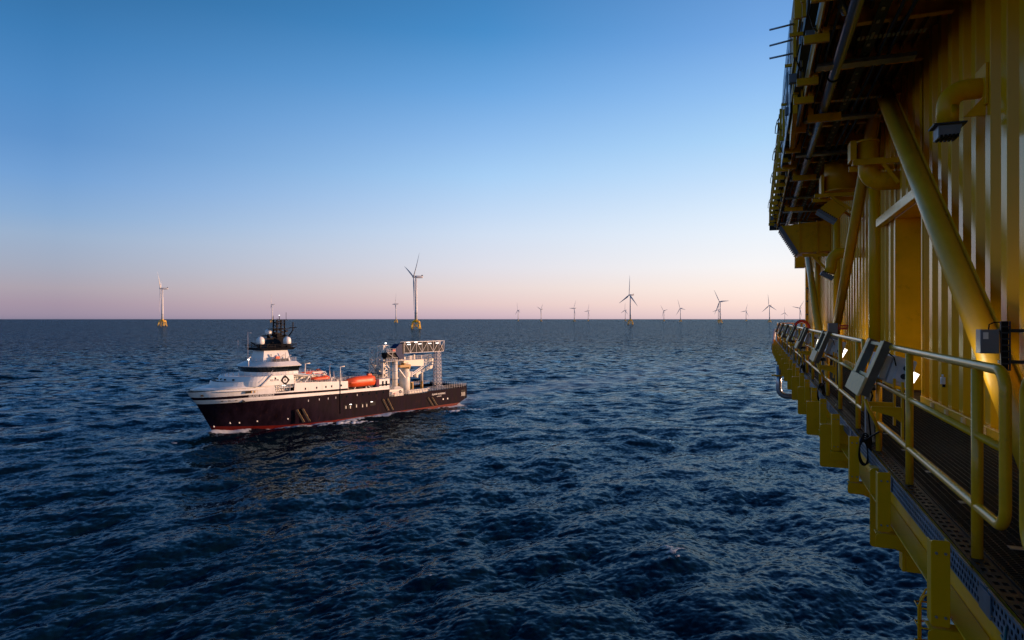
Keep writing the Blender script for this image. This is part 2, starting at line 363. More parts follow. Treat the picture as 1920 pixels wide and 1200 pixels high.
def TN(ty, **k):
    n = t.nodes.new(ty)
    for a, c in k.items(): setattr(n, a, c)
    return n
geo = TN('ShaderNodeNewGeometry'); tcn = TN('ShaderNodeTexCoord')
def slope(scale, amp, detail, stretch=(1, 1, 1), rot=0.6):
    mp = TN('ShaderNodeMapping'); t.links.new(tcn.outputs['Object'], mp.inputs[0]); mp.inputs['Scale'].default_value = stretch; mp.inputs['Rotation'].default_value = (0, 0, rot)
    n = TN('ShaderNodeTexNoise'); n.inputs['Scale'].default_value = scale; n.inputs['Detail'].default_value = detail; n.inputs['Roughness'].default_value = 0.6
    t.links.new(mp.outputs[0], n.inputs['Vector'])
    s1 = TN('ShaderNodeVectorMath', operation='SUBTRACT'); t.links.new(n.outputs['Color'], s1.inputs[0]); s1.inputs[1].default_value = (0.5, 0.5, 0.5)
    s2 = TN('ShaderNodeVectorMath', operation='MULTIPLY'); t.links.new(s1.outputs[0], s2.inputs[0]); s2.inputs[1].default_value = (amp, amp, 0)
    return s2.outputs[0]
ln = TN('ShaderNodeVectorMath', operation='LENGTH'); t.links.new(tcn.outputs['Object'], ln.inputs[0])
fa = TN('ShaderNodeMapRange'); t.links.new(ln.outputs['Value'], fa.inputs['Value']); fa.inputs['From Min'].default_value = 60; fa.inputs['From Max'].default_value = 900; fa.inputs['To Min'].default_value = 0.08
A = slope(1.3, 0.55, 3, (1, 1, 1)); B = slope(0.22, 4.0, 4, (0.55, 1, 1), 0.64); Cc = slope(0.03, 1.0, 2, (0.6, 1, 1), 0.64)
bf = TN('ShaderNodeVectorMath', operation='SCALE'); t.links.new(B, bf.inputs[0]); t.links.new(fa.outputs[0], bf.inputs['Scale'])
cf = TN('ShaderNodeVectorMath', operation='SCALE'); t.links.new(Cc, cf.inputs[0]); t.links.new(fa.outputs[0], cf.inputs['Scale'])
s0 = TN('ShaderNodeVectorMath', operation='ADD'); t.links.new(A, s0.inputs[0]); t.links.new(bf.outputs[0], s0.inputs[1])
s1_ = TN('ShaderNodeVectorMath', operation='ADD'); t.links.new(s0.outputs[0], s1_.inputs[0]); t.links.new(cf.outputs[0], s1_.inputs[1])
ska = TN('ShaderNodeAttribute', attribute_name='slick'); skm = TN('ShaderNodeMapRange'); t.links.new(ska.outputs['Fac'], skm.inputs['Value']); skm.inputs['To Min'].default_value = 1.0; skm.inputs['To Max'].default_value = 0.35
sks = TN('ShaderNodeVectorMath', operation='SCALE'); t.links.new(s1_.outputs[0], sks.inputs[0]); t.links.new(skm.outputs[0], sks.inputs['Scale'])
s2_ = TN('ShaderNodeVectorMath', operation='ADD'); t.links.new(sks.outputs[0], s2_.inputs[0]); t.links.new(geo.outputs['Normal'], s2_.inputs[1])
nn = TN('ShaderNodeVectorMath', operation='NORMALIZE'); t.links.new(s2_.outputs[0], nn.inputs[0])
fz_ = TN('ShaderNodeFresnel'); fz_.inputs['IOR'].default_value = 1.33; t.links.new(nn.outputs[0], fz_.inputs['Normal'])
fm = TN('ShaderNodeMath', operation='MULTIPLY'); t.links.new(fz_.outputs[0], fm.inputs[0]); fm.inputs[1].default_value = 0.58
gl_ = TN('ShaderNodeBsdfGlossy'); gl_.inputs['Color'].default_value = (0.50, 0.74, 0.93, 1); gl_.inputs['Roughness'].default_value = 0.10; t.links.new(nn.outputs[0], gl_.inputs['Normal'])
body = TN('ShaderNodeBsdfDiffuse'); body.inputs['Color'].default_value = (0.0011, 0.0080, 0.0150, 1)
wm = TN('ShaderNodeMixShader'); t.links.new(fm.outputs[0], wm.inputs[0]); t.links.new(body.outputs[0], wm.inputs[1]); t.links.new(gl_.outputs[0], wm.inputs[2])
t.nodes.remove(b)
# foam
at2 = TN('ShaderNodeAttribute', attribute_name='foam')
fn = TN('ShaderNodeTexNoise'); fn.inputs['Scale'].default_value = 0.75; fn.inputs['Detail'].default_value = 8; fn.inputs['Roughness'].default_value = 0.68; fn.inputs['Distortion'].default_value = 0.8
t.links.new(tcn.outputs['Object'], fn.inputs['Vector'])
ad = TN('ShaderNodeMath', operation='ADD'); t.links.new(at2.outputs['Fac'], ad.inputs[0]); t.links.new(fn.outputs['Fac'], ad.inputs[1])
fr = TN('ShaderNodeMapRange'); t.links.new(ad.outputs[0], fr.inputs['Value']); fr.inputs['From Min'].default_value = 0.93; fr.inputs['From Max'].default_value = 1.18
df = TN('ShaderNodeBsdfDiffuse'); df.inputs['Color'].default_value = (0.62, 0.66, 0.70, 1)
sf = TN('ShaderNodeMath', operation='MULTIPLY'); t.links.new(ska.outputs['Fac'], sf.inputs[0]); t.links.new(fn.outputs['Fac'], sf.inputs[1])
sf2 = TN('ShaderNodeMath', operation='MULTIPLY'); t.links.new(sf.outputs[0], sf2.inputs[0]); sf2.inputs[1].default_value = 0.34
sf3 = TN('ShaderNodeMath', operation='MAXIMUM'); t.links.new(sf2.outputs[0], sf3.inputs[0]); t.links.new(fr.outputs[0], sf3.inputs[1])
mx = TN('ShaderNodeMixShader'); t.links.new(sf3.outputs[0], mx.inputs[0]); t.links.new(wm.outputs[0], mx.inputs[1]); t.links.new(df.outputs[0], mx.inputs[2])
t.links.new(mx.outputs[0], t.nodes['Material Output'].inputs[0])
me.materials.append(m)
# ------------------------------------------------------------------ offshore platform: local frame x = inboard, y = along the walkway, z from the eye
PRZ = -math.atan2(0.348, 0.9375)
PU = Vector((0.348, 0.9375, 0)).normalized(); PN = Vector((PU.y, -PU.x, 0))
def PW(b, a, z): v = PN * b + PU * a; return Vector((v.x, v.y, EYE + z))
def pthing(name, b, a, z, label, cat, group=None):
    e = empty(name, PW(b, a, z), PRZ, label, cat, group); return e
class PB(MB):                                 # a mesh written in platform coordinates, stored relative to its thing
    def __init__(s, o): super().__init__(); s.o = o
    def build(s, *a, **k):
        s.v = [(x - s.o[0], y - s.o[1], z - s.o[2]) for x, y, z in s.v]
        return super().build(*a, **k)
DECK = -1.36; WALLB = 2.51; CEIL = 4.5
def Yw(Yv, b): return (Yv + 0.348 * b) / 0.9375     # depth in front of the eye -> distance along the walkway

# --- main wall
o = (WALLB, 0, DECK)
wall = pthing('substation_building', *o, 'tall yellow corrugated steel side of the offshore substation beside the walkway', 'building')
P0, depth = 0.54, 0.165
def corr(a0, a1, z0, z1, skip0=None):
    mb = PB(o); a = a0; poly = []
    while a < a1 - 0.01:
        e = min(a + P0, a1); f = (e - a) / P0
        poly += [(WALLB, a), (WALLB, a + 0.19 * f), (WALLB + depth, a + 0.25 * f), (WALLB + depth, a + 0.46 * f)]
        a = e
    poly.append((WALLB, a1)); n = len(poly)
    mb.add([(x, y, z0) for x, y in poly] + [(x, y, z1) for x, y in poly], [(i, i + 1, i + 1 + n, i + n) for i in range(n - 1)])
    return mb
D0, D1, DT = Yw(10.72, 2.5), Yw(12.77, 2.5), 1.93          # doorway
corr(-5.0 + 0.0, D0 - 0.03, DECK + 0.02, CEIL).build('corrugated_sheet', M['wall'], wall, bevel=0.006, fix=False)
corr(D1 + 0.05, 38.6, DECK + 0.02, CEIL).build('corrugated_sheet', M['wall'], wall, bevel=0.006, fix=False)
corr(D0 + 0.03, D1 - 0.03, DT + 0.02, CEIL).build('corrugated_sheet', M['wall'], wall, fix=False)
mb = PB(o)                                     # reveals of the doorway
mb.box(WALLB - 0.02, WALLB + 0.62, D1 - 0.02, D1 + 0.06, DECK, DT); mb.box(WALLB - 0.02, WALLB + 0.62, D0 - 0.06, D0 + 0.02, DECK, DT)
mb.box(WALLB - 0.016, WALLB + 0.62, D0 - 0.055, D1 + 0.055, DT + 0.002, DT + 0.08)
mb.build('door_frame', M['yellow'], wall, bevel=0.008)
dr = PB(o).box(WALLB + 0.50, WALLB + 0.56, D0 + 0.025, D1 - 0.025, DECK + 0.05, DT - 0.003).build('door', M['yellow'], wall, bevel=0.01, label='plain yellow steel door deep in its frame')
PB(o).box(WALLB + 0.47, WALLB + 0.497, D0 + 0.15, D0 + 0.19, DECK + 0.95, DECK + 1.15).build('handle', M['galv'], dr)
PB(o).box(WALLB - 0.13, WALLB - 0.004, Yw(10.15, 2.5), Yw(14.15, 2.5), 1.955, 2.14).build('lintel', M['wall'], wall, bevel=0.012)
PB(o).box(WALLB + 0.58, 14, -8, 38.4, DECK - 0.3, CEIL + 0.0).build('building_body', M['yellow'], wall)
PB(o).box(2.44, WALLB + 0.5, D0 - 0.03, D1 + 0.03, DECK - 0.1, DECK - 0.03).build('door_sill', M['darkgrey'], wall)
PB(o).box(5.2, 14, -8, 12, DECK - 12, DECK - 0.31).box(9.2, 16, 12.01, 38, DECK - 12, DECK - 0.31).build('lower_sun_block', M['yellow'], wall)  # unseen blocks added to keep the sun off the ladder below
mb = PB(o); mb.box(WALLB - 0.05, WALLB - 0.003, -5, D0 - 0.07, DECK + 0.02, DECK + 0.13); mb.box(WALLB - 0.05, WALLB - 0.003, D1 + 0.07, 38.5, DECK + 0.02, DECK + 0.13)
mb.build('base_strip', M['yellow'], wall, bevel=0.01)
for a in np.arange(2.6, 30, 0.8):
    if D0 - 0.2 < a < D1 + 0.2: continue
    PB(o).box(WALLB - 0.085, WALLB - 0.052, a, a + 0.09, DECK + 0.03, DECK + 0.11).build('foot_clip', M['beige'], wall)
# columns
for Yc, r_ in ((14.6, 0.135), (21.6, 0.115), (2.0, 0.135), (28.6, 0.11)):
    a = Yw(Yc, 2.45); PB(o).tube((2.44, a, DECK), (2.44, a, CEIL), r_, 24).build('column', M['wall'], wall)
a = 38.9; PB(o).box(WALLB - 0.10, WALLB + 0.45, a - 0.25, a + 0.25, DECK - 1, 3.65).build('corner_column', M['wall'], wall, bevel=0.02)
PB(o).box(WALLB - 0.62, WALLB - 0.12, a - 0.3, a + 0.3, 2.75, 3.4).build('corner_bracket_box', M['yellow'], wall, bevel=0.02)
# braces
def brace(Y0, z0, Y1, z1, r_, sq=False, b=2.22):
    p = (b, Yw(Y0, b), z0); q = (b, Yw(Y1, b), z1); mb = PB(o)
    mb.tube(p, q, r_, 28)
    ob = mb.build('diagonal_brace', M['brace'], wall)
    d = (Vector(q) - Vector(p)); L_ = d.length; d.normalize(); mb = PB(o)
    mb.beam(Vector(p) + Vector((r_ * 0.9, 0, 0)), Vector(q) + Vector((r_ * 0.9, 0, 0)), r_ * 2.0, 0.014, up=(1, 0, 0))
    k = 1e9
    while k < L_ - 0.5:
        c = Vector(p) + d * k; mb.box(c.x + r_ + 0.04, WALLB + 0.02, c.y - 0.01, c.y + 0.01, c.z - 0.05, c.z + 0.05); k += 0.85
    mb.build('stiffener_plate', M['brace'], ob)
brace(12.75, 4.5, 5.45, -1.36, 0.135); brace(12.9, 4.5, 21.5, -1.30, 0.115); brace(31.3, 4.2, 22.1, -1.3, 0.12, b=2.05)
# gussets at the nodes
for Yn, zn in ((12.85, 4.25), (21.8, -1.15), (5.2, -1.15)):
    a = Yw(Yn, 2.2); PB(o).prism([(a - 0.5, zn - 0.2), (a + 0.5, zn - 0.2), (a + 0.28, zn + 0.25), (a - 0.28, zn + 0.25)], 0, 2.19, 2.21).build('gusset_plate', M['wall'], wall)

# --- walkway deck
o = (1.2, 0, DECK)
deck = pthing('walkway', *o, 'steel walkway of dark open grating running along the platform edge', 'walkway')
gm = MB()                                      # one grating panel, 1.04 m long, bars as real flats
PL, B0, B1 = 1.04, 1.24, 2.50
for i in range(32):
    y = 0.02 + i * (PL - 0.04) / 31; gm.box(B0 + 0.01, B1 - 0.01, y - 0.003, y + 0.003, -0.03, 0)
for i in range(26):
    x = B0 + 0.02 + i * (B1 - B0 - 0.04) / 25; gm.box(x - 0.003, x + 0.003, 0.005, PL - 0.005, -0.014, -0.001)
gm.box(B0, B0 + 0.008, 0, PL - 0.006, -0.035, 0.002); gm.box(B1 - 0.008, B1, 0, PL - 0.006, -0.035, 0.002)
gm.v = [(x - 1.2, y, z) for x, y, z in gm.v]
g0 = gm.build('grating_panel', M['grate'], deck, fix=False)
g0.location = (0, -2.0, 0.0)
cl = MB()
for x in (1.45, 2.28): cl.box(x - 1.2 - 0.05, x - 1.2 + 0.05, 0.44, 0.50, 0.001, 0.006)
c0 = cl.build('clamp', M['galv'], g0)
for k in range(1, 45):
    g = g0.copy(); col.objects.link(g); g.parent = deck; g.location = (0, -2.0 + k * PL, 0)
    c = c0.copy(); col.objects.link(c); c.parent = g
mb = PB(o)                                     # kick plate and edge angle

for x0_, x1_ in ((1.125, 1.145), (1.170, 1.185), (1.212, 1.235)): mb.box(x0_, x1_, -2, 45.2, DECK - 0.012, DECK - 0.006)
for a in np.arange(-2, 30, 0.10): mb.box(1.146, 1.211, a, a + 0.055, DECK - 0.0115, DECK - 0.0065)
mb.box(1.225, 1.235, -2, 45.2, DECK - 0.12, DECK - 0.013)
mb.build('edge_plate', M['grate'], deck)
mb = PB(o); mb.box(1.025, 1.15, -2, 45.2, -1.70, -1.688); mb.box(1.155, 1.165, -2, 45.2, -1.70, -1.42); mb.build('edge_channel', M['yellow'], deck, bevel=0.004)
mb = PB(o)
for b_, zt, zb in ((1.95, -1.42, -2.05), (2.45, -1.42, -2.6)):
    mb.box(b_ - 0.008, b_ + 0.008, -2, 45, zb, zt); mb.box(b_ - 0.1, b_ + 0.1, -2, 45, zb - 0.02, zb - 0.001)
mb.build('longitudinal_girder', M['yellow'], deck)
# the walkway's far end turns inboard
mb = PB(o); mb.box(1.2, 2.5, 45.0, 45.3, DECK - 0.35, DECK); mb.build('end_beam', M['yellow'], deck)

def post_plate(name, bb, a, label):
    pass
o3 = (0.92, 4.33, -1.9)
br = pthing('deck_bracket', *o3, 'bracket', 'bracket', 'yellow brackets carrying the walkway edge')
def rounded(x0, x1, z0, z1, r=0.02):
    pts = []
    for cx, cz, s0 in ((x1 - r, z1 - r, 0), (x0 + r, z1 - r, 90), (x0 + r, z0 + r, 180), (x1 - r, z0 + r, 270)):
        for k in range(4): pts.append((cx + r * math.cos(R(s0 + 30 * k)), cz + r * math.sin(R(s0 + 30 * k))))
    return pts
mb = PB(o3); mb.prism(rounded(0.92, 1.014, -1.735, -1.25, 0.012), 1, 4.33, 4.345); mb.box(0.92, 0.928, 4.345, 4.43, -1.73, -1.26); mb.box(1.006, 1.014, 4.345, 4.43, -1.73, -1.26)
mb.build('upright', M['yellow'], br, bevel=0.003)
mb = PB(o3); mb.prism(rounded(0.90, 2.44, -1.86, -1.745, 0.03), 1, 4.31, 4.318); mb.box(0.905, 2.44, 4.318, 4.42, -1.753, -1.745); mb.box(0.93, 2.44, 4.318, 4.42, -1.86, -1.852)
mb.build('arm', M['yellow'], br, bevel=0.003)
mb = PB(o3); mb.prism([(1.03, -1.86 - 0.003), (2.4, -1.863), (2.4, -2.45)], 1, 4.35, 4.362); mb.build('gusset', M['yellow'], br)
mb = PB(o3); mb.tube((1.33, 4.37, -1.74), (1.33, 4.37, -1.41), 0.045, 14); mb.build('stub', M['yellow'], br)
PB(o3).box(0.955, 0.965, 4.346, 4.42, -1.73, -1.30).build('stiffener', M['yellow'], br)
for bz_ in (-1.68, -1.32):
    for bx_ in (0.945, 0.99): PB(o3).tube((bx_, 4.322, bz_), (bx_, 4.33, bz_), 0.008, 6).build('bolt', M['galv'], br)
PB(o3).box(1.30, 1.36, 4.300, 4.309, -1.84, -1.76).build('cleat', M['yellow'], br)
brl = ['tall yellow walkway bracket standing right beside the teal hose loop', 'second nearest yellow walkway bracket, under the near end of the guardrail',
       'third nearest yellow walkway bracket, just below the hanging black cable coil', 'fourth nearest yellow walkway bracket, beyond the cable coil']
br['label'] = brl[0]
for k in range(1, 23):
    c = copy_tree(br); c.location = PW(0.92, 4.33 + 1.77 * k, -1.9)
    od = ['fifth', 'sixth', 'seventh', 'eighth', 'ninth', 'tenth', 'eleventh', 'twelfth', 'thirteenth', 'fourteenth', 'fifteenth', 'sixteenth', 'seventeenth', 'eighteenth', 'nineteenth', 'twentieth', 'twenty-first', 'twenty-second', 'last']
    c['label'] = brl[k] if k < 4 else od[k - 4] + ' yellow walkway bracket counted from the teal hose loop'
for i, k in enumerate((9.95, 12.6, 15.25, 17.9, 20.5, 23.2, 25.8, 28.5, 31.1, 33.8, 36.4, 39.1, 41.7, 7.2)):
    b0 = 0.80 if i < 13 else 1.02; zb = -2.02 if i < 13 else -2.2
    oo = (b0, k, zb)
    mb = PB(oo); mb.prism(rounded(b0, 2.44, zb, -1.44, 0.035), 1, k, k + 0.02); mb.box(b0 + 0.03, 2.44, k + 0.02, k + 0.16, zb, zb + 0.015); mb.box(b0 + 0.01, 2.44, k + 0.02, k + 0.16, -1.46, -1.445)
    ob = mb.build('outrigger', M['yellow'], None, bevel=0.003); ob.location = PW(*oo); ob.rotation_euler = (0, 0, PRZ)
    tag(ob, {0: 'nearest deep yellow support beam, left of the second and third brackets', 13: 'short deep yellow beam right behind the second nearest bracket'}.get(i, ('second', 'third', 'fourth', 'fifth', 'sixth', 'seventh', 'eighth', 'ninth', 'tenth', 'eleventh', 'twelfth', 'last')[max(0, min(i, 12) - 1)] + ' deep yellow beam from the near end of the row under the walkway'), 'outrigger beam', 'deep support beams under the walkway')
# --- perforated cable tray
o = (1.09, 0, -1.45)
tray = pthing('cable_tray', *o, 'blue grey perforated cable tray clipped along the outer walkway edge', 'cable tray')
def tray_piece(Lp):
    mb = MB(); z0, z1 = -1.506, -1.372; b = 1.096; pitch = 0.052
    rows_ = [z0, z0 + 0.012]; hh = (z1 - z0 - 0.012) / 3
    for r_ in range(3):
        zb = z0 + 0.012 + r_ * hh; mb.box(b - 0.0015, b + 0.0015, 0, Lp, zb + hh - 0.014, zb + hh)
        n = int(Lp / pitch); of = (r_ % 2) * pitch / 2
        for i in range(n):
            y = i * pitch + of
            if y + 0.024 < Lp: mb.box(b - 0.0014, b + 0.0014, y, y + 0.022, zb, zb + hh - 0.014)
    mb.box(b - 0.0015, b + 0.0015, 0, Lp, z0, z0 + 0.012)
    mb.box(b - 0.004, b + 0.006, 0, Lp, z1 + 0.0005, z1 + 0.006)          # bright rolled lip
    n = int(Lp / 0.11)
    mb.box(b + 0.0065, b + 0.12, 0, Lp, z1 + 0.001, z1 + 0.005) if False else None
    mb.box(b + 0.003, b + 0.06, 0, Lp, z0 - 0.003, z0 - 0.0005)
    mb.v = [(x - 1.09, y, z + 1.45) for x, y, z in mb.v]
    return mb
TP = 2.6
t0_ = tray_piece(TP - 0.02).build('tray_length', M['traymetal'], tray, fix=False); t0_.location = (0, -1.2, 0)
for k in range(1, 17):
    c = t0_.copy(); col.objects.link(c); c.parent = tray; c.location = (0, -1.2 + k * TP, 0)
for k in range(17):
    mb = MB(); y = -1.2 + k * TP
    mb.box(-0.006, 0.0, y - 0.09, y + 0.09, -0.05, 0.07); mb.build('joint_plate', M['traymetal'], tray)
for (b_, dz) in ((1.115, 0), (1.14, 0.004), (1.125, 0.02)):
    pts = [(b_ - 1.09 + 0.008 * math.sin(a * 1.7 + dz * 300), a, -0.03 + dz + 0.006 * math.sin(a * 2.3)) for a in np.arange(-1, 43, 0.35)]
    MB().path(pts, 0.009, 6).build('cable', M['black'], tray)
o = (1.07, 3.7, -1.5)
hz_ = MB().path([(0.02, 0, 0.06), (-0.02, -0.1, -0.02), (-0.035, -0.2, -0.09), (-0.03, -0.26, -0.16), (0.03, -0.3, -0.19), (0.05, -0.2, -0.14), (0.04, -0.05, -0.10), (0.03, 0.1, -0.02)], 0.007, 6).build('hose_loop', M['teal'], None)
hz_.location = PW(*o); hz_.rotation_euler = (0, 0, PRZ); tag(hz_, 'thin teal hose looped below the cable tray at the bottom right', 'hose')

# --- guardrails
RB = 1.18; ZT, ZM, ZL = -0.265, -0.665, -1.075
def rail_section(a0, a1, posts, label, mid=True):
    o = (RB, a0, DECK); e = pthing('guardrail', *o, label, 'guardrail', 'guardrail sections along the walkway')
    r_ = 0.0275; c = 0.11; U = (0, 1, 0); Z = (0, 0, 1)
    pts = []
    pts += arc((RB, a1 - c, ZT - c), Z, U, c, 0, 90); pts += arc((RB, a1 - c, ZL + c), U, (0, 0, -1), c, 0, 90)
    pts += arc((RB, a0 + c, ZL + c), (0, 0, -1), (0, -1, 0), c, 0, 90); pts += arc((RB, a0 + c, ZT - c), (0, -1, 0), Z, c, 0, 90)
    PB(o).path(pts, r_, 16, closed=True).build('rail_loop', M['rail'], e)
    PB(o).tube((RB, a0 + 0.02, ZM), (RB, a1 - 0.02, ZM), 0.023, 14).build('mid_rail', M['rail'], e)
    for p in posts:
        mb = PB(o); mb.tube((RB, p, ZT - 0.02), (RB, p, DECK - 0.15), 0.030, 16)
        po = mb.build('post', M['rail'], e)
    return e
rail_section(0.1, 3.74, (1.0, 2.8), 'nearest guardrail section, its rounded end just showing at the right edge')
rail_section(4.02, 8.1, (4.48, 6.28, 7.75), 'near guardrail section with tall rounded end loop at the right edge')
names = ['second', 'third', 'fourth', 'fifth', 'sixth', 'seventh', 'eighth']
for k in range(7):
    a0 = 8.76 + 5.3 * k
    rail_section(a0, min(a0 + 4.64, 45.2), (a0 + 0.5, a0 + 2.4, a0 + 4.3 if a0 + 4.3 < 45 else a0 + 3.9),
                 '%s guardrail section counted from the near end, beyond %s floodlight' % (names[k], ('the large near', 'the second', 'the third', 'the fourth', 'the fifth', 'the sixth', 'the last visible')[k]))
o = (RB, 45.3, DECK)
e = pthing('guardrail', *o, 'short guardrail crossing the far end of the walkway towards the wall', 'guardrail', 'guardrail sections along the walkway')
PB(o).tube((RB, 45.3, ZT), (3.3, 45.3, ZT), 0.03, 10).build('top_rail', M['rail'], e); PB(o).tube((RB, 45.3, ZM), (3.3, 45.3, ZM), 0.022, 10).build('mid_rail', M['rail'], e)
for b_ in (1.2, 2.1, 3.2): PB(o).tube((b_, 45.3, ZT - 0.02), (b_, 45.3, DECK), 0.028, 10).build('post', M['rail'], e)

# --- folding floodlight stands in the gaps between the rail sections
FA = 8.4; o = (1.2, FA, DECK)
fl = pthing('floodlight_stand', *o, 'x', 'floodlight', 'tilting floodlight stands on the guardrail')
na, fa_ = 7.03, 7.86                       # near and far channel
tb, tz, bb, bz = 1.145, -0.222, 0.945, -0.73
dirv = Vector((tb - bb, 0, tz - bz)).normalized(); perp = Vector((dirv.z, 0, -dirv.x))
for a in (na, fa_):
    def pr(u0, u1, v0, v1, y0, y1, mb):     # box in tilted axes: u along the channel, v across it
        base = Vector((bb, 0, bz)); vs = []
        for y in (y0, y1):
            for u_, v_ in ((u0, v0), (u1, v0), (u1, v1), (u0, v1)):
                p = base + dirv * u_ + perp * v_; vs.append((p.x, y, p.z))
        mb.add(vs, [(0, 1, 2, 3), (7, 6, 5, 4), (0, 4, 5, 1), (1, 5, 6, 2), (2, 6, 7, 3), (3, 7, 4, 0)])
    Lc = (Vector((tb, 0, tz)) - Vector((bb, 0, bz))).length
    mb = PB(o); pr(0, Lc, -0.030, 0.034, a, a + 0.006, mb); ch = mb.build('channel', M['brownsteel'], fl, bevel=0.002)
    mb = PB(o); pr(0, Lc, -0.036, -0.0305, a - 0.002, a + 0.17, mb); mb.build('flange', M['beige'], ch, bevel=0.002)
    mb = PB(o); pr(0, Lc, 0.0345, 0.040, a - 0.002, a + 0.07, mb); mb.build('flange', M['brownsteel'], ch, bevel=0.002)
    mb = PB(o); pr(Lc + 0.001, Lc + 0.007, -0.036, 0.040, a - 0.002, a + 0.07, mb); mb.build('end_cap', M['brownsteel'], ch)
mb = PB(o); pr(-0.02, 0.17, -0.060, -0.037, na - 0.01, fa_ + 0.08, mb); mb.build('foot_plate', M['beige'], fl, bevel=0.006)
mb = PB(o); pr(0.50, 0.53, -0.012, 0.012, na + 0.01, fa_, mb); pr(0.17, 0.20, 0.0, 0.024, na + 0.01, fa_, mb); mb.build('cross_bar', M['beige'], fl)
# housing, tilted a little, behind the channels
def hb(x, z):                               # rotate about (1.44,-0.55)
    r = R(-17); dx, dz = x, z; return (1.268 + dx * math.cos(r) - dz * math.sin(r), -0.500 + dx * math.sin(r) + dz * math.cos(r))
def hpoly(x0, x1, z0, z1): return [hb(x0, z0), hb(x1, z0), hb(x1, z1), hb(x0, z1)]
h = PB(o).prism(hpoly(-0.085, 0.11, -0.135, 0.135), 1, na + 0.12, fa_ + 0.10).build('housing', M['bluegrey'], fl, bevel=0.015)
PB(o).prism(hpoly(-0.155, -0.09, -0.115, 0.115), 1, na + 0.16, fa_ + 0.06).build('driver_box', M['bluegrey'], h, bevel=0.008)
PB(o).prism(hpoly(-0.035, 0.075, -0.10, 0.10), 1, na + 0.105, na + 0.118).build('end_cover', M['bluegrey'], h, bevel=0.005)
for z_ in (-0.035, 0.045):
    c_ = hb(0.035, z_); mb = PB(o); mb.tube((c_[0], na + 0.105, c_[1]), (c_[0], na + 0.08, c_[1]), 0.026, 16); mb.tube((c_[0], na + 0.08, c_[1]), (c_[0], na + 0.065, c_[1]), 0.013, 12)
    mb.build('cable_gland', M['darkgrey'], h)
# lens: glass trough on the inboard underside
mb = PB(o); c1, c2, c3, c4 = hb(0.112, 0.035), hb(0.112, -0.135), hb(0.128, -0.132), hb(0.162, 0.025)
mb.prism([c1, c2, c3, c4], 1, na + 0.14, fa_ + 0.08); mb.build('lens', M['lens'], fl)
# yellow swivel arms holding it to the mid rail
mb = PB(o)
for a in (na - 0.35, na + 0.02):
    mb.box(1.195, 1.215, a, a + 0.045, -1.10 if a < na else -1.0, -0.56)
mb.build('swivel_bar', M['yellow'], fl, bevel=0.003)
mb = PB(o)
for a in (na - 0.33, na + 0.04):
    mb.prism([(0.96, -0.80), (1.194, -0.80), (1.194, -0.92), (1.13, -0.87), (0.96, -0.825)], 1, a, a + 0.012)
mb.box(0.96, 1.194, na - 0.34, na - 0.31, -0.80, -0.785); mb.box(0.96, 1.194, na + 0.03, na + 0.06, -0.80, -0.785)
mb.build('swivel_arm', M['yellow'], fl, bevel=0.003)
mb = PB(o); mb.path([(0.95, na - 0.05, -0.76), (0.97, na - 0.12, -0.84), (1.02, na - 0.12, -0.94), (1.06, na - 0.05, -1.03), (1.10, na + 0.05, -1.06)], 0.016, 10); mb.build('curved_handle', M['yellow'], fl)
mb = PB(o); mb.box(1.13, 1.215, FA - 0.12, FA - 0.04, DECK - 0.05, -0.72); mb.box(1.125, 1.22, FA - 0.125, FA - 0.035, DECK - 0.01, DECK + 0.01); mb.build('mast', M['galv'], fl, bevel=0.004)
PB(o).tube((1.02, FA - 0.35, -0.74), (1.2, FA - 0.35, -0.74), 0.03, 12).build('pivot', M['darkgrey'], fl)
mb = PB(o); mb.path([(1.13, na + 0.02, -0.30), (1.20, na + 0.03, -0.36), (1.22, na + 0.05, -0.44)], 0.006, 6); mb.path([(1.05, na + 0.3, -0.50), (1.02, na + 0.3, -0.63), (1.06, na + 0.3, -0.75), (1.12, na + 1.0, -1.0), (1.16, na + 1.05, DECK)], 0.009, 6)
mb.build('cable', M['black'], fl)
fln = ['large near floodlight stand with two tilted channels and two round glands', 'second floodlight stand from the near end, half the size of the first', 'third floodlight stand from the near end', 'fourth floodlight stand, left of the red lifebuoy',
       'fifth floodlight stand, small and close to the rail end', 'sixth floodlight stand, tiny', 'farthest floodlight stand at the left end of the rail']
fl['label'] = fln[0]; flights = [fl]
for k in range(1, 7):
    c = copy_tree(fl); c.location = PW(1.2, FA + 5.3 * k, DECK); c['label'] = fln[k]; flights.append(c)
ld = bpy.data.lights.new('flood_lamp', 'AREA'); ld.shape = 'RECTANGLE'; ld.size = 0.12; ld.size_y = 0.6; ld.energy = 3.8; ld.color = (1.0, 0.90, 0.66)
for c in flights:
    lo = bpy.data.objects.new('flood_lamp', ld); col.objects.link(lo); lo.parent = c
    lo.location = (0.36, -0.75, 0.80); lo.rotation_euler = Vector((-0.9, -0.05, 0.25)).to_track_quat('Z', 'Y').to_euler()
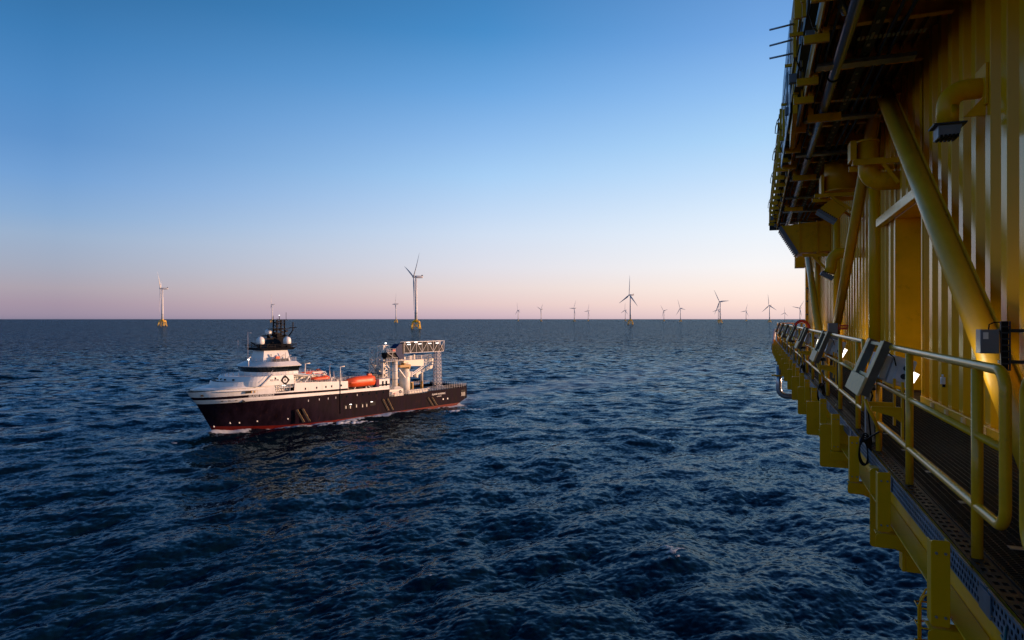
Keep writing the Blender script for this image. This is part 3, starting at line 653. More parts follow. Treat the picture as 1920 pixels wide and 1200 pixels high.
# cable coil on the edge
mb = MB()
for i in range(5):
    rr = 0.085 + 0.006 * i
    mb.path([(rr * 0.5 * math.cos(t_) + 0.006 * i, 0.012 * i + 0.02 * math.sin(t_ * 2), rr * 1.5 * math.sin(t_) + 0.01 * i) for t_ in np.linspace(0, 2 * math.pi, 24, endpoint=False)], 0.008, 6, closed=True)
mb.path([(0, 0.02, 0.12), (0.06, -0.1, 0.2), (0.12, -0.25, 0.28), (0.14, -0.3, 0.3)], 0.009, 6)
co = mb.build('cable_coil', M['black'], None); co.location = PW(1.05, 7.85, -1.42); co.rotation_euler = (0, 0, PRZ); tag(co, 'coil of black cable hanging at the walkway edge below the near floodlight', 'cable')
for k, (aa, zz_) in enumerate(((13.3, -1.38), (18.6, -1.38))):
    c = co.copy(); col.objects.link(c); c.location = PW(1.07, aa, zz_); c['label'] = ('smaller black cable coil at the walkway edge below the second floodlight', 'tiny black cable coil below the third floodlight')[k]

# --- far end items
o = (0.95, 33.8, -4.2)
mb = MB(); mb.path([(0, 0, 1.95), (0, 0, 1.1)] + [tuple(p) for p in arc((0.35, 0, 0.9), (-1, 0, 0), (0, 0, -1), 0.35, 0, 90)] + [(1.2, 0, 0.55)], 0.13, 16); p_ = mb.build('drain_pipe', M['pipe'], None); p_.location = PW(*o); p_.rotation_euler = (0, 0, PRZ)
tag(p_, 'grey drain pipe with an elbow hanging below the far walkway', 'pipe')
fz = MB().box(-0.32, 0.32, -0.2, 0.2, 1.5, 1.56).build('flange', M['yellow'], p_)
o = (0.75, 43.5, -3.0)
mb = MB(); mb.tube((0.1, 0, 1.1), (0.24, 0, 2.4), 0.085, 14); p_ = mb.build('liferaft_tube', M['white'], None); p_.location = PW(*o); p_.rotation_euler = (0, 0, PRZ); tag(p_, 'slim white tube leaning at the far left corner of the walkway', 'tube')
# red lifebuoy on its stand near the far end
o = (2.07, 35.9, DECK)
lb = pthing('lifebuoy', *o, 'red lifebuoy holder showing behind the rail near the far end', 'lifebuoy')
PB(o).path([(2.07 + 0.32 * math.cos(t_), 35.9, -0.42 + 0.32 * math.sin(t_)) for t_ in np.linspace(0, 2 * math.pi, 24, endpoint=False)], 0.07, 10, closed=True).build('ring', M['redplastic'], lb)
PB(o).box(2.02, 2.12, 36.0, 36.1, DECK, -0.2).build('stand', M['yellow'], lb)
PB(o).box(1.87, 2.27, 36.02, 36.25, DECK + 0.25, DECK + 0.55).build('rope_box', M['redplastic'], lb, bevel=0.02)
# call point box on the brace foot
o = (2.0, 21.0, -0.55)
e = pthing('valve_box', *o, 'small grey box with red levers at the foot of the far brace', 'box')
PB(o).box(1.9, 2.15, 20.9, 21.1, -0.60, -0.12).build('enclosure', M['greybox'], e, bevel=0.01)
mb = PB(o); mb.box(2.15, 2.4, 20.95, 21.0, -0.30, -0.24); mb.box(2.2, 2.42, 20.95, 21.0, -0.22, -0.17); mb.build('lever', M['redplastic'], e)
# cable ladder on the corner column
o = (2.3, 38.2, 0.5)
e = pthing('cable_ladder', *o, 'dark vertical cable ladder fixed up the far corner column', 'cable ladder')
mb = PB(o); mb.box(2.62, 2.68, 38.4, 38.5, -0.3, 3.3); mb.box(2.82, 2.88, 38.4, 38.5, -0.3, 3.3); mb.build('side_rail', M['darkgrey'], e)
mb = PB(o); mb.box(2.69, 2.81, 38.4, 38.44, -0.3, 3.3); mb.build('cables', M['black'], e)
for z_ in (2.5, 1.6, 0.9, 0.2): PB(o).box(2.45, 2.98, 38.36, 38.55, z_, z_ + 0.08).build('rung', M['darkgrey'], e)
PB(o).box(2.5, 3.0, 38.1, 38.38, 1.35, 1.6).build('clamp', M['black'], e)

# --- grey junction box and its upright tray at the right
o = (2.05, Yw(5.9, 2.05), -0.3)
e = pthing('junction_box', *o, 'dark grey electrical box with a pale sticker beside the diagonal brace', 'electrical box')
a = Yw(5.9, 2.0)
b0, b1 = 421 * 5.9 / 1322.6, 460 * 5.9 / 1322.6
PB(o).box(b0, b1 - 0.03, a, a + 0.14, -0.31, -0.095).build('enclosure', M['greybox'], e, bevel=0.006)
PB(o).box(b0 + 0.02, b0 + 0.06, a - 0.003, a - 0.001, -0.18, -0.12).build('sticker', M['white'], e)
PB(o).path([(b0 + 0.075, a + 0.05, -0.095), (b0 + 0.08, a + 0.05, -0.05), (b0 + 0.12, a + 0.05, -0.03), (b1 + 0.05, a + 0.05, -0.03)], 0.006, 6).build('cable', M['black'], e)
o = (2.1, a, -0.3)
e = pthing('perforated_tray', *o, 'dark perforated vertical cable channel at the right edge', 'cable channel')
x0, x1 = b1 - 0.02, b1 + 0.055
mb = PB(o)
for z_ in np.arange(-0.46, -0.03, 0.055): mb.box(x0 + 0.008, x1 - 0.008, a - 0.001, a + 0.003, z_, z_ + 0.014)
mb.box(x0, x0 + 0.0078, a, a + 0.03, -0.46, -0.02); mb.box(x1 - 0.0078, x1, a, a + 0.03, -0.46, -0.02); mb.build('slotted_web', M['darkgrey'], e, fix=False)
PB(o).box(x0 + 0.01, x1 - 0.01, a + 0.031, a + 0.04, -0.46, -0.02).build('back', M['black'], e)
PB(o).box(x0 - 0.0, x1 + 0.28, a + 0.045, a + 0.09, -0.12, -0.09).build('bracket', M['darkgrey'], e)
PB(o).box(x0 - 0.0, x1 + 0.28, a + 0.045, a + 0.09, -0.40, -0.37).build('bracket', M['darkgrey'], e)
# small fitting on the wall
aa = Yw(1322.6 * 2.5 / 352, 2.5); o = (2.5, aa, -0.95)
e = pthing('wall_fitting', *o, 'small blue and white fitting fixed low on the corrugated wall', 'fitting')
PB(o).box(2.45, 2.505, aa, aa + 0.05, -0.93, -0.83).build('body', M['bluegrey'], e, bevel=0.006); PB(o).tube((2.475, aa + 0.025, -0.83), (2.475, aa + 0.025, -0.79), 0.014, 8).build('cap', M['white'], e)
PB(o).box(2.47, 2.505, aa + 0.01, aa + 0.04, -0.97, -0.931).build('plug', M['black'], e)

# --- upper deck overhead
o = (1.7, 0, CEIL)
up = pthing('upper_deck', *o, 'dark underside and yellow edge of the deck overhead', 'deck')
AE = 33.0
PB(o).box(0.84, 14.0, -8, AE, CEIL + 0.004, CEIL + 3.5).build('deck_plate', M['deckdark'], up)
k = -5.4
j = 0
while k < AE:
    mb = PB(o); mb.box(0.86, 2.5, k - 0.005, k + 0.005, CEIL - 0.30, CEIL); mb.box(0.86, 2.5, k - 0.06, k + 0.06, CEIL - 0.315, CEIL - 0.301); mb.build('cross_beam', M['yellow'], up); k += 1.77
mb = PB(o)
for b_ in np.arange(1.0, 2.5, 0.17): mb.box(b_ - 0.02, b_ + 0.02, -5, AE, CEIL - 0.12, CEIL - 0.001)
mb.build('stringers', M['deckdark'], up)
rnd = random.Random(5)
mb = PB(o)
for a in np.arange(2, AE - 1, 0.42): mb.box(1.56, 1.60, a, a + 0.10, CEIL - 0.345, CEIL - 0.335)
mb.build('light_dashes', M['galv'], up, kind='stuff')  # pale metal dashes stand in for sky light through the deck gaps
PB(o).box(1.52, 1.66, -4, AE - 0.5, CEIL - 0.334, CEIL - 0.318).build('hanging_tray', M['darkgrey'], up)
for a in (9.3, 10.6, 13.5):
    mb = PB(o)
    for i in range(16):
        for jj in range(3): mb.box(1.35 + i * 0.055, 1.35 + i * 0.055 + 0.035, a + jj * 0.05, a + jj * 0.05 + 0.03, CEIL - 0.47, CEIL - 0.465)
    mb.build('cable_basket', M['galv'], up, fix=False)
# outer edge: brackets every 1.17 m
a = 16.9; idx = 0

mb = MB(); mb.box(-0.02, 0.33, 0, 0.05, -0.06, 0.06); ARM = mb.mesh('edge_arm'); ARM.materials.append(M['yellow'])
mb = MB(); mb.box(0.0, 0.05, 0, 0.05, 0.062, 0.70); mb.box(0.14, 0.17, 0, 0.05, 0.062, 0.70); mb.box(0.28, 0.33, 0, 0.05, 0.062, 0.32); UPR = mb.mesh('edge_upright'); UPR.materials.append(M['yellow'])
while a < AE:
    for nm, me_ in (('edge_arm', ARM), ('edge_upright', UPR)):
        ob = bpy.data.objects.new(nm, me_); col.objects.link(ob); ob.parent = up; ob.location = (0.49 - 1.7, a, 4.28 - CEIL)
    a += 1.17
mb = PB(o); mb.box(0.49, 0.51, 17.5, AE, 4.98, 5.03); mb.box(0.60, 0.64, -2, AE, 4.60, 4.64); mb.box(0.815, 0.835, -5, AE, 4.1, 4.62); mb.build('edge_stringer', M['yellow'], up)
mb = PB(o); mb.box(0.66, 0.80, -5, AE, 4.345, 4.365); mb.box(0.655, 0.66, -5, AE, 4.345, 4.50); mb.build('edge_tray', M['darkgrey'], up)
mb = PB(o); mb.box(0.52, 1.2, AE - 0.02, AE + 0.1, 4.12, 4.5); mb.build('end_plate', M['darkgrey'], up)
# second row of posts: short hangers behind the edge
for Yh in (6.9, 8.1, 9.35, 11.05, 12.0, 13.9, 15.6, 17.3):
    a = Yw(Yh, 0.9); mb = PB(o); mb.box(0.87, 0.95, a, a + 0.06, 4.05, CEIL); mb.box(0.62, 0.955, a - 0.002, a + 0.062, 3.93, 4.048); mb.build('edge_hanger', M['yellow'], up, bevel=0.004)
# fittings crowding the outer edge: stub posts, drop rods, small boxes, cable runs
rf = random.Random(21)
for i in range(58):
    a = 8.6 + (AE - 9.2) * (i / 58) ** 1.15; bb_ = rf.uniform(0.50, 0.86); zt_ = rf.uniform(4.35, 4.62); ln_ = rf.uniform(0.08, 0.34); q_ = i % 5
    mb = PB(o)
    if q_ == 0: mb.box(bb_, bb_ + 0.05, a, a + 0.05, zt_ - ln_ - 0.12, zt_ + 0.2); nm, mm = 'stub_post', M['yellow']
    elif q_ == 1: mb.tube((bb_, a, zt_ - ln_), (bb_, a, zt_ + 0.35), 0.016, 8); nm, mm = 'drop_rod', M['galv']
    elif q_ == 2: mb.box(bb_ - 0.05, bb_ + 0.07, a, a + 0.12, 4.12, 4.27); nm, mm = 'junction_fitting', M['greybox']
    elif q_ == 3: mb.box(0.46, bb_, a, a + 0.04, zt_ - 0.03, zt_ + 0.02); nm, mm = 'edge_cleat', M['yellow']
    else: mb.path([(bb_, a, 4.35), (bb_ - 0.05, a + 0.15, 4.16), (bb_ + 0.03, a + 0.5, 4.10), (bb_ + 0.10, a + 0.9, 4.2), (bb_ + 0.10, a + 1.1, 4.36)], 0.012, 6); nm, mm = 'slack_cable', M['black']
    mb.build(nm, mm, up)
for bq in (0.90, 1.02, 1.78, 1.92):
    mb = PB(o); mb.path([(bq + 0.01 * math.sin(a * 2.1), a, CEIL - 0.36 + 0.012 * math.sin(a * 1.3 + bq * 9)) for a in np.arange(-3, AE - 0.6, 0.6)], 0.02 if bq < 1.5 else 0.028, 8); mb.build('cable_run', M['black'] if bq < 1 else M['darkgrey'], up)
for i in range(9):
    a = 5.5 + i * 3.1; mb = PB(o); mb.box(0.9, 2.3, a, a + 0.24, CEIL - 0.44, CEIL - 0.425); mb.box(0.9, 2.3, a, a + 0.012, CEIL - 0.424, CEIL - 0.38); mb.box(0.9, 2.3, a + 0.228, a + 0.24, CEIL - 0.424, CEIL - 0.38); mb.build('cross_tray', M['galv'], up)
# little hooks of cable outside the edge
for a in (16.8, 19.6, 22.9, 28.0):
    mb = PB(o); mb.path([(0.49, a, 4.75), (0.44, a, 4.68), (0.40, a, 4.52), (0.39, a, 4.38), (0.46, a, 4.38), (0.47, a, 4.5), (0.44, a, 4.62)], 0.012, 6); mb.build('cable_hook', M['black'], up)

# service pipe and its hangers
b_ = 1.21; zP = 4.12
o = (b_, 4, zP)
sp = pthing('service_pipe', *o, 'long grey pipe slung under the overhead deck', 'pipe')
PB(o).tube((b_, -3, zP), (b_, 33.6, zP), 0.088, 20).build('pipe_run', M['pipe'], sp)
for a in (6.7, 12.4, 14.55, 18.2, 24.0): PB(o).tube((b_, a, zP), (b_, a + 0.05, zP), 0.108, 20).build('coupling', M['darkgrey'], sp)
for a in (9.8, 16.0):
    PB(o).path([(b_ - 0.16, a, CEIL), (b_ - 0.16, a, zP + 0.05), (b_ - 0.10, a + 0.1, zP)], 0.055, 12).build('branch', M['pipe'], sp)
for i, Yh in enumerate((7.3, 12.9, 18.4, 23.7, 28.9)):
    a = Yw(Yh, 1.2); oo = (1.0, a, 3.9)
    e = pthing('pipe_hanger', *oo, ('yellow pipe hanger overhead near the top edge, closest to the viewer', 'yellow pipe hanger where the pipe passes it halfway up the overhead deck edge', 'yellow pipe hanger left of the round duct', 'yellow pipe hanger just above the big box duct', 'farthest yellow pipe hanger at the deck end')[i], 'bracket', 'hangers of the overhead pipe')
    PB(oo).box(0.94, 1.03, a, a + 0.09, 4.012, CEIL).build('post', M['yellow'], e, bevel=0.005)
    mb = PB(oo); mb.box(0.92, 1.52, a - 0.006, a + 0.0, 3.87, 4.01); mb.box(0.92, 1.52, a, a + 0.09, 4.0, 4.01); mb.box(0.92, 1.52, a, a + 0.09, 3.87, 3.88); mb.build('arm', M['yellow'], e, bevel=0.003)
    PB(oo).path([(b_ + 0.1 * math.cos(t_), a + 0.045, zP + 0.1 * math.sin(t_)) for t_ in np.linspace(0, 2 * math.pi, 16, endpoint=False)], 0.008, 6, closed=True).build('pipe_clamp', M['galv'], e)
# windscreen panel and its plate post with three tubes, on the deck edge
aS = Yw(12.7, 0.65); oo = (0.6, aS, 4.2)
e = pthing('edge_screen', *oo, 'pale blue perforated screen panel with yellow plate post on the upper deck edge', 'screen')
PB(oo).prism([(0.640, 4.32), (0.745, 4.32), (0.745, 5.80), (0.66, 5.80), (0.640, 5.77)], 1, aS, aS + 0.06).build('plate_post', M['yellow'], e, bevel=0.008)
PB(oo).prism([(aS + 0.07, 4.0), (aS + 5.2, 4.0), (aS + 5.2, 5.3), (aS + 3.5, 5.78), (aS + 0.07, 5.78)], 0, 0.585, 0.60).build('screen_panel', M['mesh_blue'], e)
mb = PB(oo)
for i in range(10):
    for jj in range(3): mb.box(0.580, 0.584, aS + 0.4 + i * 0.48, aS + 0.6 + i * 0.48, 4.25 + jj * 0.42, 4.50 + jj * 0.42)
mb.build('screen_openings', M['black'], e)
PB(oo).prism([(aS + 0.02, 3.95), (aS + 1.4, 3.6), (aS + 1.4, 4.0), (aS + 0.02, 4.31)], 0, 0.64, 0.72).build('lower_plate', M['yellow'], e)
for i, (ya, yb) in enumerate(((46, 51), (75, 81), (101, 105))):
    z1 = (598 - ya) * 12.7 / 1240; z0 = (598 - yb) * 12.7 / 1240
    oo = (0.21, aS, z0); mb = PB(oo); mb.tube((0.215, aS - 0.03, z0), (0.66, aS - 0.03, z1), 0.018, 10)
    t_ = mb.build('scaffold_tube', M['pipe'], None); t_.location = PW(*oo); t_.rotation_euler = (0, 0, PRZ)
    tag(t_, ('topmost', 'middle', 'lowest')[i] + ' of three steel tubes sticking out left of the overhead deck edge', 'tube', 'tubes sticking out of the deck edge')
oo = (0.6, 11.5, 4.3)
PB((1.7, 0, CEIL)).box(0.50, 0.60, Yw(9.6, .5), Yw(9.6, .5) + 0.06, 4.36, 7.0).build('tall_post', M['yellow'], up, bevel=0.005)
PB((1.7, 0, CEIL)).tube((0.72, Yw(11.6, .7), 4.2), (0.72, Yw(11.6, .7), 5.2), 0.033, 12).build('vertical_tube', M['galv'], up)
mb = PB((1.7, 0, CEIL))
for b2 in (0.56, 0.68, 0.78): mb.box(b2, b2 + 0.035, 9.9, 9.94, 4.35, 6.5)
mb.build('edge_posts', M['yellow'], up)

# --- vents
def thing_at(name, b, a, z, label, cat='vent duct'): return (b, a, z), pthing(name, b, a, z, label, cat, 'ventilation ducts on the wall')
# box duct
o, e = thing_at('box_duct', 2.5, 26.6, 2.5, 'large yellow box duct with a slanted louvre face jutting from the wall')
a0, a1 = Yw(24.7, 1.7), Yw(26.2, 1.7)
b_of = lambda px, Yv: (px - 1420) * Yv / 1322.6
poly = [(b_of(1464, 25), (598 - 424) * 25 / 1240), (2.52, 3.66), (2.52, 2.52), (b_of(1496, 25), (598 - 475) * 25 / 1240)]
PB(o).prism(poly, 1, a0, a1).build('duct_body', M['yellow'], e, bevel=0.01)
for b_ in (b_of(1498, 25), b_of(1530, 25)):
    fl_ = PB(o).box(b_ - 0.025, b_ + 0.025, a0 - 0.035, a1 + 0.03, 2.46 if b_ > 1.6 else 2.44, 3.62 + (b_ - 0.9) * 0.03).build('flange', M['yellow'], e)
    mb = PB(o)
    for z_ in np.arange(2.5, 3.6, 0.085):
        for s_ in (-0.045, 0.045): mb.box(b_ + s_ - 0.010, b_ + s_ + 0.010, a0 - 0.045, a0 - 0.03, z_, z_ + 0.022)
    mb.build('bolts', M['yellow'], fl_)
p0 = Vector((poly[0][0], 0, poly[0][1])); p1 = Vector((poly[3][0], 0, poly[3][1])); dv = (p1 - p0).normalized(); nv = Vector((dv.z, 0, -dv.x))
if nv.x > 0: nv = -nv
for i in range(15):
    c = p0 + dv * (i + 0.5) * (p1 - p0).length / 15 + nv * 0.03
    mb = PB(o); mb.beam((c.x, a0 - 0.02, c.z), (c.x, a1 + 0.02, c.z), 0.09, 0.035, up=tuple(dv)); mb.build('louvre_blade', M['greybox'], e)
mb = PB(o); mb.beam(p0 + nv * 0.05 + Vector((0, a0 - 0.03, 0)), p1 + nv * 0.05 + Vector((0, a0 - 0.03, 0)), 0.13, 0.03, up=(0, 1, 0)); mb.build('louvre_frame', M['greybox'], e)
mb = PB(o); mb.box(b_of(1505, 24.5), 2.5, a0 + 0.1, a0 + 0.2, 2.33, 2.44); mb.beam((1.95, a0 + 0.15, 2.33), (2.5, a0 + 0.15, 1.75), 0.09, 0.09); mb.build('support_bracket', M['yellow'], e)
def louvre(o, e, c, d, w, h, y0, y1, n, name='louvre_blade'):      # c centre, d unit vector along face in xz
    dv = Vector((d[0], 0, d[1])).normalized(); nv = Vector((dv.z, 0, -dv.x))
    mb = PB(o); p = Vector((c[0], 0, c[1]))
    mb.beam(p - dv * w / 2 + Vector((0, (y0 + y1) / 2, 0)), p + dv * w / 2 + Vector((0, (y0 + y1) / 2, 0)), y1 - y0, h, up=tuple(nv))
    fr = mb.build('louvre_frame', M['greybox'], e, bevel=0.004)
    mb = PB(o)
    for i in range(n):
        q = p + dv * ((i + 0.5) / n - 0.5) * w - nv * (h * 0.5 + 0.012); mb.beam((q.x, y0, q.z), (q.x, y1, q.z), 0.02, w / n * 0.45, up=tuple(dv))
    mb.build('louvre_blades', M['black'], fr)
# round duct with slanted outlet
Yc = 17.0; bc = b_of(1576, Yc); ac = Yw(Yc, bc); r_ = 28.5 * Yc / 1240
o, e = thing_at('round_duct', bc, ac, 2.6, 'round drum shaped yellow duct with slanted louvred outlet below it')
zt, zb = (598 - 328) * Yc / 1240, (598 - 358) * Yc / 1240
mb = PB(o); mb.lathe([(r_, zb), (r_, zt), (r_ * 0.98, zt + 0.3)], (bc, ac, 0), 36); mb.build('drum', M['yellow'], e)
PB(o).lathe([(r_ + 0.03, zb - 0.03), (r_ + 0.03, zb + 0.0)], (bc, ac, 0), 36, smooth=False).build('rim', M['yellow'], e)
PB(o).box(bc - r_ - 0.09, bc - r_ - 0.02, ac - 0.3, ac + 0.3, zb - 0.12, zt - 0.02).build('side_plate', M['yellow'], e, bevel=0.004)
mb = PB(o); zz_ = (598 - 369) * Yc / 1240
for da in (-0.36, 0.36):
    mb.box(b_of(1526, Yc), 2.5, ac + da - 0.03, ac + da + 0.03, zz_ - 0.045, zz_ + 0.045); mb.beam((b_of(1556, Yc), ac + da, zz_ - 0.045), (2.46, ac + da, zz_ - 0.6), 0.07, 0.07)
mb.build('support_bracket', M['yellow'], e)
cx, cz = b_of(1556, Yc), (598 - 397) * Yc / 1240; d = Vector((0.82, -0.57)).normalized(); nn_ = Vector((0.57, 0.82)).normalized()
W_, H_ = 0.50, 0.36
pc = Vector((cx, cz)) + nn_ * 0.08
poly = [pc - d * W_ / 2 - nn_ * H_ / 2, pc + d * W_ / 2 - nn_ * H_ / 2, pc + d * W_ * 0.62 + nn_ * H_ / 2, pc - d * W_ * 0.3 + nn_ * H_ / 2]
PB(o).prism([tuple(p) for p in poly], 1, ac - 0.28, ac + 0.28).build('outlet_hood', M['yellow'], e, bevel=0.01)
louvre(o, e, tuple(pc - nn_ * (H_ / 2 + 0.04)), tuple(d), W_ * 1.05, 0.07, ac - 0.30, ac + 0.30, 9)
# elbow duct on bracket
Yc = 12.9; bc = b_of(1627, Yc); ac = Yw(Yc, bc); r_ = 17 * Yc / 1240
o, e = thing_at('elbow_duct', bc, ac, 2.6, 'yellow elbow duct on a bracket above the doorway lintel')
zt = (598 - 266) * Yc / 1240; zf = (598 - 303) * Yc / 1240; Rb = 0.26
pts = [(bc, ac, zt), (bc, ac, zf - 0.1)] + [tuple(p) for p in arc((bc + Rb, ac, zf - 0.14), (-1, 0, 0), (0, 0, -1), Rb, 0, 90)] + [(2.6, ac, zf - 0.14 - Rb)]
PB(o).path(pts, r_, 24).build('elbow', M['yellow'], e)
PB(o).path([(bc, ac, zt - 0.02), (bc, ac, zt + 0.02)], r_ + 0.02, 24).build('flange', M['yellow'], e)
PB(o).box(bc - 0.26, bc + 0.24, ac - 0.26, ac + 0.26, zf - 0.02, zf + 0.012).build('mounting_plate', M['yellow'], e, bevel=0.003)
PB(o).box(bc - 0.33, bc - 0.22, ac - 0.2, ac + 0.2, zf + 0.012, zt).build('side_box', M['yellow'], e, bevel=0.006)
mb = PB(o)
for da in (-0.29, 0.29):
    mb.box(bc - 0.3, 2.5, ac + da - 0.025, ac + da + 0.025, zf - 0.12, zf - 0.022); mb.beam((bc + 0.22, ac + da, zf - 0.12), (2.49, ac + da, zf - 0.5), 0.05, 0.06)
mb.build('support_bracket', M['yellow'], e)
# gooseneck near top right
Yc = 7.97; bc = b_of(1776, Yc); ac = Yw(Yc, bc); r_ = 18.5 * Yc / 1240
o, e = thing_at('gooseneck_vent', bc, ac, 2.3, 'yellow gooseneck vent bending down with a black louvre box, upper right')
Rb = 0.19; zl = (598 - 236) * Yc / 1240; zc = (598 - 172) * Yc / 1240 - Rb + 0.0
pts = [(bc, ac, zl), (bc, ac, zc)] + [tuple(p) for p in arc((bc + Rb, ac, zc), (-1, 0, 0), (0, 0, 1), Rb, 0, 90)] + [(2.6, ac, zc + Rb)]
PB(o).path(pts, r_, 24).build('gooseneck', M['yellow'], e)
PB(o).box(WALLB - 0.03, WALLB - 0.002, ac - 0.2, ac + 0.2, zc + Rb - 0.24, zc + Rb + 0.24).build('wall_plate', M['yellow'], e, bevel=0.004)
PB(o).box(bc - 0.17, bc + 0.17, ac - 0.15, ac + 0.15, zl - 0.012, zl + 0.008).build('outlet_flange', M['darkgrey'], e)
ob_ = PB(o).prism([(bc - 0.12, zl - 0.012), (bc + 0.13, zl - 0.012), (bc + 0.10, zl - 0.13), (bc - 0.12, zl - 0.16)], 1, ac - 0.12, ac + 0.12).build('louvre_box', M['greybox'], e, bevel=0.005)
mb = PB(o)
for i in range(5): mb.box(bc - 0.10 + i * 0.042, bc - 0.075 + i * 0.042, ac - 0.125, ac + 0.125, zl - 0.165, zl - 0.13)
mb.build('louvre_blades', M['black'], ob_)
PB(o).prism([(2.5, 2.38), (2.5, 2.62), (2.28, 2.38)], 1, ac - 0.13, ac - 0.11).build('gusset', M['yellow'], e)
# small gooseneck, far
Yc = 19.0; bc = b_of(1562, Yc) - 0.05; ac = Yw(Yc, bc); r_ = 0.15
o, e = thing_at('small_gooseneck_vent', bc, ac, 1.4, 'smaller yellow gooseneck vent with grey slanted louvre below the round duct')
Rb = 0.27; zc = (598 - 475) * Yc / 1240 - Rb
pts = [(bc - 0.06, ac, 1.32), (bc, ac, 1.5), (bc, ac, zc)] + [tuple(p) for p in arc((bc + Rb, ac, zc), (-1, 0, 0), (0, 0, 1), Rb, 10, 90)] + [(2.6, ac, zc + Rb)]
PB(o).path(pts, r_, 20).build('gooseneck', M['yellow'], e)
louvre(o, e, (bc - 0.12, 1.24), (0.82, -0.5), 0.36, 0.10, ac - 0.17, ac + 0.17, 6)
# --- lower access cage, far below
o = (3.2, 14.6, -7.6)
e = pthing('ladder_cage', *o, 'small yellow hooped ladder cage on a lower landing below the walkway', 'ladder')
Yc = 13.5
for i, px in enumerate((1722, 1733, 1744)):
    b_ = b_of(px, Yc); a = Yw(Yc, b_) + (0.35 if i % 2 else 0)
    PB(o).path([(b_, a, -7.5), (b_, a, -5.85)] + [(b_ + 0.1, a + 0.02, -5.65), (b_ + 0.35, a + 0.05, -5.52), (b_ + 0.6, a + 0.1, -5.48)], 0.022, 8).build('hoop', M['yellow'], e)
for z_ in (-5.9, -6.3, -6.7, -7.1):
    b_ = b_of(1722, Yc); PB(o).path([(b_ + 0.35, Yw(Yc, b_) + 0.4, z_), (b_, Yw(Yc, b_) + 0.35, z_), (b_, Yw(Yc, b_), z_), (b_ + 0.35, Yw(Yc, b_), z_)], 0.018, 8).build('cage_ring', M['yellow'], e)
PB(o).box(b_of(1740, Yc), b_of(1740, Yc) + 1.2, Yw(Yc, 3), Yw(Yc, 3) + 1.0, -7.7, -7.3).build('landing', M['darkgrey'], e)
o = (1.4, 6.6, -2.3)
e = pthing('lower_girder_end', *o, 'short boxed girder end with dark cables below the second bracket', 'girder')
Yc = 6.3; PB(o).box(b_of(1700, Yc), 2.44, Yw(Yc, 1.4), Yw(Yc, 1.4) + 0.02, -2.42, -2.12).build('web', M['yellow'], e, bevel=0.003)
PB(o).box(b_of(1693, Yc), b_of(1699.5, Yc), Yw(Yc, 1.4), Yw(Yc, 1.4) + 0.15, -2.42, -2.04).build('end_plate', M['yellow'], e, bevel=0.003)
mb = PB(o)
for i in range(3): mb.path([(1.18 + 0.05 * i, Yw(Yc, 1.4) - 0.3, -1.9), (1.3 + 0.05 * i, Yw(Yc, 1.4) - 0.3, -2.0 - 0.02 * i), (1.6 + 0.03 * i, Yw(Yc, 1.4) - 0.25, -2.0)], 0.014, 6)
mb.build('cables', M['black'], e)
# ------------------------------------------------------------------ wind turbines (all facing the same wind)
WAX = Vector((-0.920, -0.391, 0)).normalized()       # upwind
WRZ = math.atan2(WAX.y, WAX.x)                       # local +x points upwind
def blade_mesh():
    mb = MB(); Lb = 106.0; rings = []
    for i in range(15):
        f = i / 14; r = 2.4 + f * Lb
        ch = (3.4 + (8.6 - 3.4) * min(1, f / 0.16)) if f < 0.16 else 8.6 * (1 - (f - 0.16) / 0.84) ** 0.85 + 0.8
        th = 3.3 * (1 - f) ** 1.4 + 0.25; tw = R(22 * (1 - f) ** 2 + 2); pre = -4.0 * f * f
        ring = []
        for k in range(12):
            a = 2 * math.pi * k / 12; u = math.cos(a) * ch / 2 - ch * 0.12; v = math.sin(a) * th / 2
            # local: z along the blade, y in the rotor plane, x upwind
            ring.append((v * math.cos(tw) + u * math.sin(tw) - pre * 1.0, u * math.cos(tw) - v * math.sin(tw), r))
        rings.append(ring)
    mb.loft(rings, smooth=True); return mb
